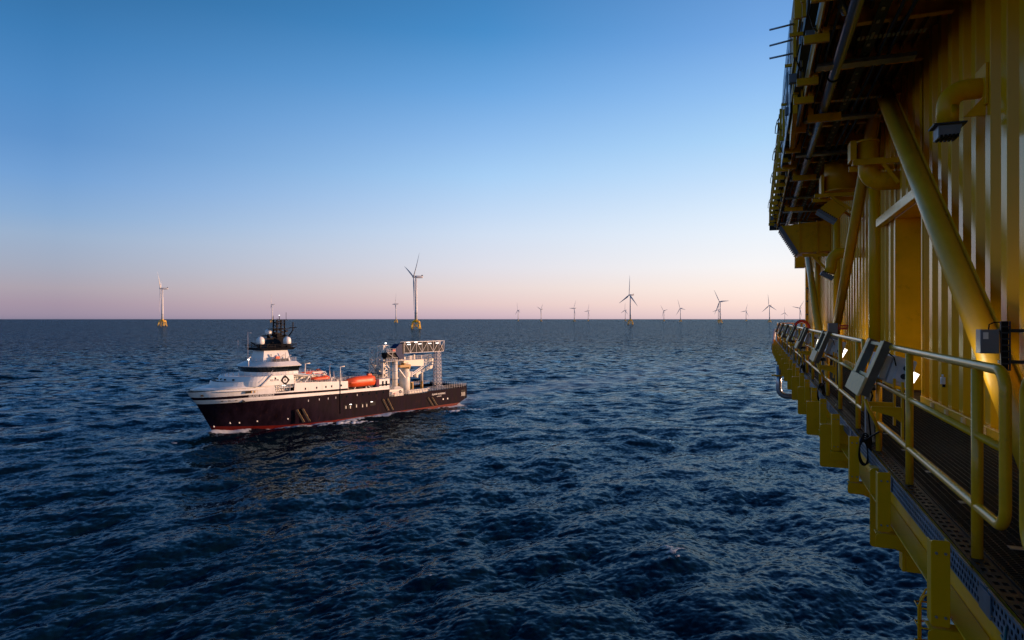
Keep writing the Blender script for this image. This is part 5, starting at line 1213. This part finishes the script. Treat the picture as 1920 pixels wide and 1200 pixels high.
# clutter behind the bridge
def lampost(s_, t_, z0, z1, parent=ship):
    mb = MB(); mb.tube((s_, t_, z0), (s_, t_, z1), .16, 8); mb.tube((s_, t_, z1 - .1), (s_ - 1.7, t_, z1), .14, 8); mb.tube((s_, t_, z0), (s_, t_, z0 + 1.2), .3, 8); mb.build('crane_post', M['cream'], parent)
lampost(53.6, 8.8, 12.3, 17.0); lampost(64.4, 6, 12.6, 18.4); lampost(47, -6, 12.2, 16.8)
mb = MB(); mb.box(60, 70.7, -6, 6.0, 12.1, 14.6); mb.box(56.5, 60, -4, 4, 12.1, 14.0); mb.build('aft_deckhouse', M['white'], ship, bevel=.1)
mb = MB(); mb.box(64.5, 70.7, 5.9, 9.6, 15.0, 15.15); mb.box(58, 66.5, 3.4, 7.6, 14.62, 14.75); mb.build('bridge_wing_deck', M['cream'], ship)
railing([(70.5, 5.8), (58, 5.8), (58, -5.8), (70.5, -5.8)], 14.7)
rnd = random.Random(11)
mb = MB()
for i in range(26):
    s_ = rnd.uniform(53, 70); t_ = rnd.uniform(4.8, 8.8); w_ = rnd.uniform(.2, .6); h_ = rnd.uniform(.5, 1.8); mb.box(s_ - w_, s_ + w_, t_ - .3, t_ + .3, 12.1, 12.1 + h_)
mb.build('deck_lockers', M['cream'], ship)
mb = MB()
for i in range(22):
    s_ = rnd.uniform(52.5, 70); t_ = rnd.uniform(2, 9); mb.tube((s_, t_, 12.1), (s_ + rnd.uniform(-.5, .5), t_, rnd.uniform(13.4, 15.6)), .09, 6)
mb.build('vent_pipes', M['lattice'], ship)
mb = MB()
for i in range(10):
    s_ = rnd.uniform(53, 70); t_ = rnd.uniform(5, 9); mb.box(s_ - .35, s_ + .35, t_ - .35, t_ + .35, 12.2, 13.2)
for i in range(8): s_ = rnd.uniform(69, 75); mb.box(s_ - .3, s_ + .3, 5.0, 5.8, 19.3, 20.2)
mb.build('dark_fittings', M['darkgrey'], ship)
mb = MB()
for s_, t_ in ((62.8, 8.0), (58.6, 8.0)):       # rescue boat davit
    mb.beam((s_, 6.2, 12.1), (s_, 7.6, 15.6), .4, .4); mb.beam((s_, 7.6, 15.6), (s_, 8.6, 14.9), .35, .35)
mb.beam((62.8, 7.6, 15.6), (58.6, 7.6, 15.6), .3, .3); mb.beam((66.8, 8.6, 12.4), (64.2, 7.6, 14.6), .5, .4); mb.build('boat_davit', M['white'], ship)
mb = MB(); mb.tube((74.5, 3.9, 19.4), (74.5, 3.9, 21.6), .2, 8); mb.beam((73.5, 4.8, 19.5), (71, 5.2, 21.4), .3, .3); mb.beam((70.6, 4.6, 19.4), (69, 5.6, 21.2), .25, .25); mb.tube((70.5, 5, 19.3), (70.5, 5, 22), .12, 6); mb.build('fire_monitors', M['cream'], ship)
MB().box(72.6, 73.8, 4.6, 5.3, 20.2, 20.9).build('lifebuoy_box', M['orange'], ship)
MB().box(83.3, 83.7, 7, 7.4, 20.4, 20.7).build('search_lamp', M['shiplamp'], ship)
mb = MB(); mb.tube((83.5, 7.2, 18.6), (83.5, 7.2, 20.4), .1, 6); mb.path([(83, 6, 19), (82.8, 6, 20.8), (82.2, 6, 21.2)], .14, 6); mb.build('lamp_bracket', M['white'], ship)
# aft house by the lifeboat
h_ = MB().box(34.5, 38.9, -6, 9.95, 9.2, 11.95).build('winch_house', M['white'], ship)
MB().box(34.48, 38.92, 9.96, 9.99, 9.75, 10.25).build('house_stripe', M['hull'], h_)
for s_ in (37.4, 35.9): MB().box(s_ - .32, s_ + .32, 9.99, 10.03, 9.6, 11.3).build('house_door', M['glass'], h_)
railing([(34.6, 9.8), (38.8, 9.8), (38.8, -5)], 11.95)
mb = MB(); mb.box(39.2, 41.5, 5, 8.6, 9.2, 13.2); mb.box(40, 51, 6.4, 7.0, 9.2, 12.6); mb.build('davit_recess', M['darkgrey'], ship)
mb = MB(); mb.beam((49.6, 7, 9.2), (49.6, 9.4, 12.9), .35, .35); mb.beam((41.6, 7, 9.2), (41.6, 9.4, 13.3), .35, .35); mb.beam((49.0, 9.7, 9.2), (48.0, 9.2, 10.4), .3, .3); mb.beam((42.0, 9.7, 9.2), (43.2, 9.2, 10.4), .3, .3); mb.box(44, 44.3, 9.5, 9.8, 9.2, 10.0); mb.build('lifeboat_davit', M['cream'], ship)
# lifeboats
def lifeboat(o, Lb, H, W, label, name='lifeboat'):
    e = empty(name, SW(*o), SRZ, label, 'boat'); rings = []; n = 22
    for i in range(17):
        f = i / 16; x = (f - .5) * Lb; k = (1 - abs(2 * f - 1) ** 3.2) ** .5 if 0 < f < 1 else 0.03; k = max(k, .06)
        kb = max(0.12, (1 - max(0, (f - .72) / .28) ** 2 * .9)) if f > .5 else max(.55, 1 - max(0, (.14 - f) / .14) * .45)
        w_ = W / 2 * (kb if f > .5 else kb); hull_d = H * .42 * (1 - .55 * max(0, (f - .75) / .25) ** 2); top = H * .52 * (1 - .5 * max(0, (f - .62) / .38) ** 1.4) * (1 - .22 * max(0, (.12 - f) / .12))
        sheer = .25 * (2 * f - 1) ** 2 + (.5 * max(0, (f - .7) / .3) ** 2); ring = []
        for q in range(n):
            a = 2 * math.pi * q / n; ca, sa = math.cos(a), math.sin(a)
            yy = math.copysign(abs(ca) ** .7, ca) * w_; zz = (top * abs(sa) ** .8 if sa > 0 else -hull_d * abs(sa) ** .75) + sheer * .3
            ring.append((x, yy * (1 if sa > -.3 else .93), zz + H * .45))
        rings.append(ring)
    MB().loft(rings, smooth=True).build('boat_hull', M['orange'], e)
    mb = MB(); rr = []
    MB().box(-Lb * .47, Lb * .40, W / 2 - .03, W / 2 + .06, H * .44, H * .50).build('rubbing_strake', M['black'] if 0 else M['orange'], e)
    MB().box(-Lb * .40, -Lb * .28, -.5, .5, H * .93, H * 1.10).build('steering_cupola', M['orange'], e)
    mb = MB(); mb.tube((-Lb * .36, 0, H), (-Lb * .36, 0, H * 1.2), .08, 6); mb.tube((Lb * .34, 0, H * .8), (Lb * .34, 0, H), .08, 6); mb.build('lifting_hook', M['white'], e)
    return e
lifeboat((46.2, 9.0, 9.95), 11.4, 3.7, 3.4, 'large orange enclosed lifeboat hanging in its bay on the near side of the ship')
lifeboat((53, -8.6, 11.9), 9.5, 3.0, 3.2, 'orange lifeboat partly hidden on the far side of the ship')
lifeboat((60.7, 7.9, 13.0), 6.6, 1.35, 2.3, 'small open orange rescue boat on its davit behind the bridge', 'rescue_boat')
# ---- gangway system on the aft deck
def latt(mb, c0, c1, w0, w1, seg, r_=.09, xb=True):
    """a square lattice tower from c0 (x,y,z) to c1 with half widths w0 and w1"""
    P = lambda f, i: (lerp(c0[0], c1[0], f) + (1, 1, -1, -1)[i] * lerp(w0, w1, f), lerp(c0[1], c1[1], f) + (1, -1, -1, 1)[i] * lerp(w0, w1, f), lerp(c0[2], c1[2], f))
    for i in range(4): mb.tube(P(0, i), P(1, i), r_ * 1.5, 6)
    for k in range(seg):
        f0, f1 = k / seg, (k + 1) / seg
        for i in range(4):
            j = (i + 1) % 4; mb.beam(P(f1, i), P(f1, j), r_ * 1.4, r_ * 1.4); mb.beam(P(f0, i), P(f1, j), r_ * 1.3, r_ * 1.3)
            if xb: mb.beam(P(f0, j), P(f1, i), r_ * 1.3, r_ * 1.3)
    return mb
gt = empty('gangway_tower', SW(21, 4, 5.8), SRZ, 'white steel gangway and crane tower standing on the aft deck of the ship', 'gangway tower')
def G(mb, name, m, **k):
    mb.v = [(x - 21, y - 4, z - 5.8) for x, y, z in mb.v]; return mb.build(name, M[m], k.pop('parent', gt), **k)
mb = MB(); mb.tube((28.8, 6, 8.4), (28.8, 6, 17.8), .98, 22); cl_ = G(mb, 'round_column', 'cream')
for z_ in (11.0, 13.8, 16.2): G(MB().lathe([(1.04, z_), (1.04, z_ + .09)], (28.8, 6, 0), 22, smooth=False), 'column_seam', 'greybox', parent=cl_)
G(MB().loft([[(27.0, 4.2, 5.3), (31.0, 4.2, 5.3), (31.0, 8.4, 5.3), (27.0, 8.4, 5.3)], [(27.0, 4.2, 7.8), (31.0, 4.2, 7.8), (31.0, 8.4, 7.8), (27.0, 8.4, 7.8)], [(27.6, 5, 8.6), (30.1, 5, 8.6), (30.1, 7.2, 8.6), (27.6, 7.2, 8.6)]]), 'column_base', 'cream', bevel=.06)
G(MB().tube((28.4, 8.42, 6.9), (28.4, 8.48, 6.9), .55, 24), 'round_badge', 'black'); G(MB().box(28.15, 28.65, 8.481, 8.5, 6.82, 6.98), 'badge_bar', 'white')
mb = MB(); mb.lathe([(1.95, 5.8), (1.95, 11.6), (1.75, 12.0), (1.7, 16.6)], (22.2, 3.6, 0), 28); G(mb, 'main_column', 'cream')
G(MB().lathe([(2.35, 11.4), (2.35, 13.2), (1.8, 13.2)], (22.2, 3.6, 0), 28, smooth=False), 'column_collar', 'cream')
G(MB().box(20.2, 21.0, 5.4, 5.9, 11.3, 13.2), 'collar_ladder', 'lattice')
mb = MB(); mb.loft([[(24, 2.6, 16.2), (24, 5.2, 16.2), (24, 5.2, 17.3), (24, 2.6, 17.3)], [(20.5, 2.4, 15.2), (20.5, 5.2, 15.2), (20.5, 5.2, 17.3), (20.5, 2.4, 17.3)], [(13.5, 2.8, 14.7), (13.5, 5.2, 14.7), (13.5, 5.2, 17.3), (13.5, 2.8, 17.3)], [(12.8, 2.8, 15.4), (12.8, 5.2, 15.4), (12.8, 5.2, 17.4), (12.8, 2.8, 17.4)], [(9.2, 3, 15.2), (9.2, 5, 15.2), (9.2, 5, 17.4), (9.2, 3, 17.4)]])
G(mb, 'crane_boom', 'cream', bevel=.05)
mb = MB(); mb.prism([(9.0, 15.0), (14.2, 13.6), (17.5, 12.3), (17.3, 11.0), (16.6, 10.6), (16.4, 11.8), (14.2, 12.4), (9.4, 13.7)], 1, 3.4, 4.6); G(mb, 'knuckle_jib', 'cream', bevel=.05)
mb = MB(); mb.beam((20.6, 5.2, 11.6), (13.6, 5.0, 14.8), .28, .28); mb.beam((20.6, 5.0, 12.1), (13.9, 4.8, 15.2), .22, .22); mb.beam((23.4, 5.4, 11.2), (26.6, 5.8, 14.4), .3, .3); mb.beam((26.9, 5.6, 11.2), (31.8, 5.2, 16.3), .3, .3)
mb.beam((14.5, 5.2, 14.8), (8.4, 6.2, 16.6), .28, .28); mb.beam((14.0, 5.4, 14.2), (8.8, 6.6, 15.8), .2, .2); mb.beam((31.4, 5.4, 15.4), (28.0, 6.0, 14.0), .25, .25); G(mb, 'boom_struts', 'white')
mb = MB(); mb.box(22, 34.2, 3.4, 7.8, 17.45, 17.65); mb.box(8.6, 22, 3.0, 5.4, 17.42, 17.5); G(mb, 'access_platform', 'lattice')
mb = MB(); mb.box(22.2, 27.2, 5.5, 7.0, 15.0, 15.9); mb.box(24.5, 25.4, 5.4, 7.1, 15.9, 16.5); mb.box(22.6, 23.3, 5.3, 7.2, 14.4, 15.1); G(mb, 'yellow_machinery', 'ochre', bevel=.05)
mb = MB()
for z_ in (18.1, 18.7):
    for t_ in (3.4, 7.8): mb.beam((22, t_, z_), (34.2, t_, z_), .07, .07)
    for t_ in (3.1, 5.3): mb.beam((8.6, t_, z_), (22, t_, z_), .07, .07)
for s_ in np.arange(8.6, 34.3, .9):
    for t_ in ((3.4, 7.8) if s_ > 22 else (3.1, 5.3)): mb.box(s_ - .04, s_ + .04, t_ - .04, t_ + .04, 17.5, 18.7)
G(mb, 'platform_railing', 'lattice')
mb = MB()
for s_, w_, h_ in ((24.6, .6, 1.8), (23.2, .4, 1.0), (20.4, .5, 1.3), (18.6, .25, 1.7), (15.2, .2, 1.3), (12.0, .3, .9), (25.6, .3, 2.4)): mb.box(s_ - w_, s_ + w_, 4.2, 4.9, 17.5, 17.5 + h_)
G(mb, 'platform_fittings', 'cream', bevel=.05)
mb = latt(MB(), (31.9, 3.6, 9.2), (31.7, 3.6, 22.8), 1.5, 1.4, 6, .20, True); G(mb, 'lattice_frame', 'cream')
mb = latt(MB(), (30.6, -2.5, 5.8), (30.6, -2.5, 22.0), 1.4, 1.3, 7, .17, True); G(mb, 'lattice_frame', 'cream')
mb = MB(); mb.beam((33.0, 4, 12.2), (36.5, 3.0, 17.0), .55, .7); mb.beam((35.6, 3.6, 12), (32.5, 3.2, 15.5), .2, .2); G(mb, 'folded_crane_arm', 'greybox')
mb = MB(); mb.box(31, 36, 1.6, 4.8, 11.96, 12.9); mb.box(37, 38.4, 3, 6, 11.96, 13.6); G(mb, 'winch_drums', 'black', bevel=.1)
mb = MB(); mb.box(32.4, 34.2, 2.4, 3.6, 12.9, 14.3); mb.box(34.2, 35.0, 1.8, 2.6, 13.2, 15.2); G(mb, 'hydraulic_unit', 'cream', bevel=.05)
# right hand lattice stair tower
mb = latt(MB(), (9.6, 7.4, 7.2), (9.6, 7.4, 20.0), 1.15, .85, 10, .085)
for t_ in (7.4,):
    for sx in (-1, 1): mb.beam((9.6 + sx * 1.1, t_ + 1.0, 8.0), (9.6 + sx * 2.2, t_ + 2.3, 5.6), .22, .22); mb.beam((9.6 + sx * .2, t_ + 1.0, 8.0), (9.6 - sx * 1.6, t_ + 2.3, 5.6), .18, .18)
G(mb, 'gangway_rest_tower', 'lattice')
mb = MB(); mb.tube((11.6, 1.2, 8.8), (11.6, 1.2, 15.2), .5, 16); sc_ = G(mb, 'slim_column', 'cream'); G(MB().tube((11.6, 1.2, 5.3), (11.6, 1.2, 8.79), .55, 16), 'column_foot', 'ochre')
mb = MB(); mb.box(13.0, 22.5, -2.0, -1.7, 5.8, 8.6); mb.box(17.0, 17.8, -1.7, -1.2, 5.8, 9.1); mb.box(14, 16.0, -1.7, -1.2, 6.0, 8.2); G(mb, 'ochre_deck_screen', 'ochre')
mb = MB(); mb.box(15.5, 25, 6.0, 8.8, 5.8, 6.7); mb.box(15.2, 25.5, 8.9, 9.3, 6.9, 7.2); G(mb, 'deck_pedestal', 'cream', bevel=.05)
mb = MB(); mb.box(31.6, 34.0, 8.4, 9.4, 6.3, 8.0); mb.box(32.2, 33.4, 9.4, 9.8, 6.3, 7.4); G(mb, 'life_raft_rack', 'cream', bevel=.1)
mb = MB(); mb.box(31.8, 33.0, 9.4, 9.8, 6.4, 6.9); mb.box(-2.4, -.6, 9.6, 9.8, 7.5, 7.9) if 0 else None; G(mb, 'red_rack', 'redplastic')
# housing
mb = MB(); mb.prism([(26.0, 18.4), (33.4, 18.4), (33.8, 20.4), (30.2, 20.6), (26.0, 20.6)], 1, 4.8, 7.6); G(mb, 'dark_machine_housing', 'mastblack', bevel=.08)
mb = MB(); mb.prism([(26.2, 18.0), (28.4, 18.0), (30.6, 21.0), (30.2, 21.8), (28.4, 23.3), (26.2, 23.4)], 1, 4.9, 8.0); G(mb, 'blue_cab', 'blue', bevel=.08)
mb = MB(); mb.box(30.2, 33.8, 7.65, 8.1, 20.6, 20.75); mb.beam((33.8, 8, 20.6), (30.4, 8, 18.4), .12, .12); mb.beam((31.4, 8, 20.6), (31.6, 8, 18.4), .12, .12)
for z_ in (21.2, 21.8): mb.beam((30.2, 8.05, z_), (34.2, 8.05, z_), .07, .07)
for s_ in (30.4, 31.4, 32.4, 33.4, 34.1): mb.box(s_ - .04, s_ + .04, 8, 8.1, 20.7, 21.8)
mb.tube((33.2, 6.4, 20.6), (33.2, 6.4, 23.8), .08, 6); G(mb, 'cab_frame', 'lattice')
G(MB().box(33.0, 33.4, 6.2, 6.6, 23.5, 23.9), 'mast_lamp', 'shiplamp'); mb = MB(); mb.box(30.4, 31.6, 8.12, 8.2, 21.1, 21.5); mb.box(30.4, 31.6, 8.12, 8.2, 20.85, 20.95); G(mb, 'red_sign', 'redplastic')
# telescopic gangway
gw = empty('access_gangway', SW(16.5, 7, 20.1), SRZ, 'grey covered gangway truss with lit lamps stretched over the aft deck of the ship', 'gangway')
def GW(mb, name, m, **k): mb.v = [(x - 16.5, y - 7, z - 20.1) for x, y, z in mb.v]; return mb.build(name, M[m], gw, **k)
s0_, s1_g, z0_, z1_ = 6.0, 26.2, 20.1, 23.9
GW(MB().box(9.4, s1_g, 6.0, 6.08, z0_ + .15, z1_ - .2), 'back_panel', 'trussgrey'); GW(MB().box(9.4, s1_g, 7.90, 7.96, z0_ + .15, z1_ - .6), 'mesh_panel', 'trussgrey'); GW(MB().box(7, s1_g, 6.0, 8.0, z0_, z0_ + .12), 'floor', 'trussgrey')
mb = MB()
for t_ in (6.0, 8.02):
    for z_ in (z0_, z1_): mb.beam((7, t_, z_), (s1_g, t_, z_), .17, .17)
    n_ = 6; st = (s1_g - 9.4) / n_
    for i in range(n_ + 1): s_ = 9.4 + i * st; mb.beam((s_, t_, z0_), (s_, t_, z1_), .13, .13)
    for i in range(n_):
        a_, b2_ = 9.4 + i * st, 9.4 + (i + 1) * st
        mb.beam((a_, t_, z0_ if i % 2 else z1_), (b2_, t_, z1_ if i % 2 else z0_), .13, .13)
    mb.beam((9.4, t_, z1_), (7, t_, z0_), .12, .12); mb.beam((9.4, t_, z0_), (6.8, t_, z1_ - .3), .12, .12); mb.beam((7, t_, z0_), (6.6, t_, z1_ + .2), .12, .12)
for i in range(9): s_ = 9.4 + i * 2.1; mb.beam((s_, 6, z1_), (s_, 8, z1_), .1, .1)
GW(mb, 'truss_frame', 'lattice')
for s_, z_ in ((24.5, z1_ - .15), (24.2, z1_ - .85), (20.9, z1_ - .15), (19.0, z1_ - .8), (14.1, z1_ - .75), (10.4, z1_ - .75)):
    GW(MB().box(s_ - .75, s_ + .75, 8.10, 8.2, z_ - .09, z_ + .09), 'tube_lamp', 'shiplamp')
mb = MB(); mb.box(6.9, 8.2, 6.3, 7.9, 20.3, 22.3); GW(mb, 'tip_box', 'darkgrey', bevel=.05)
mb = MB(); mb.box(26.3, 27.0, 5.8, 8.1, 19.9, 23.5); GW(mb, 'hinge_frame', 'darkgrey')
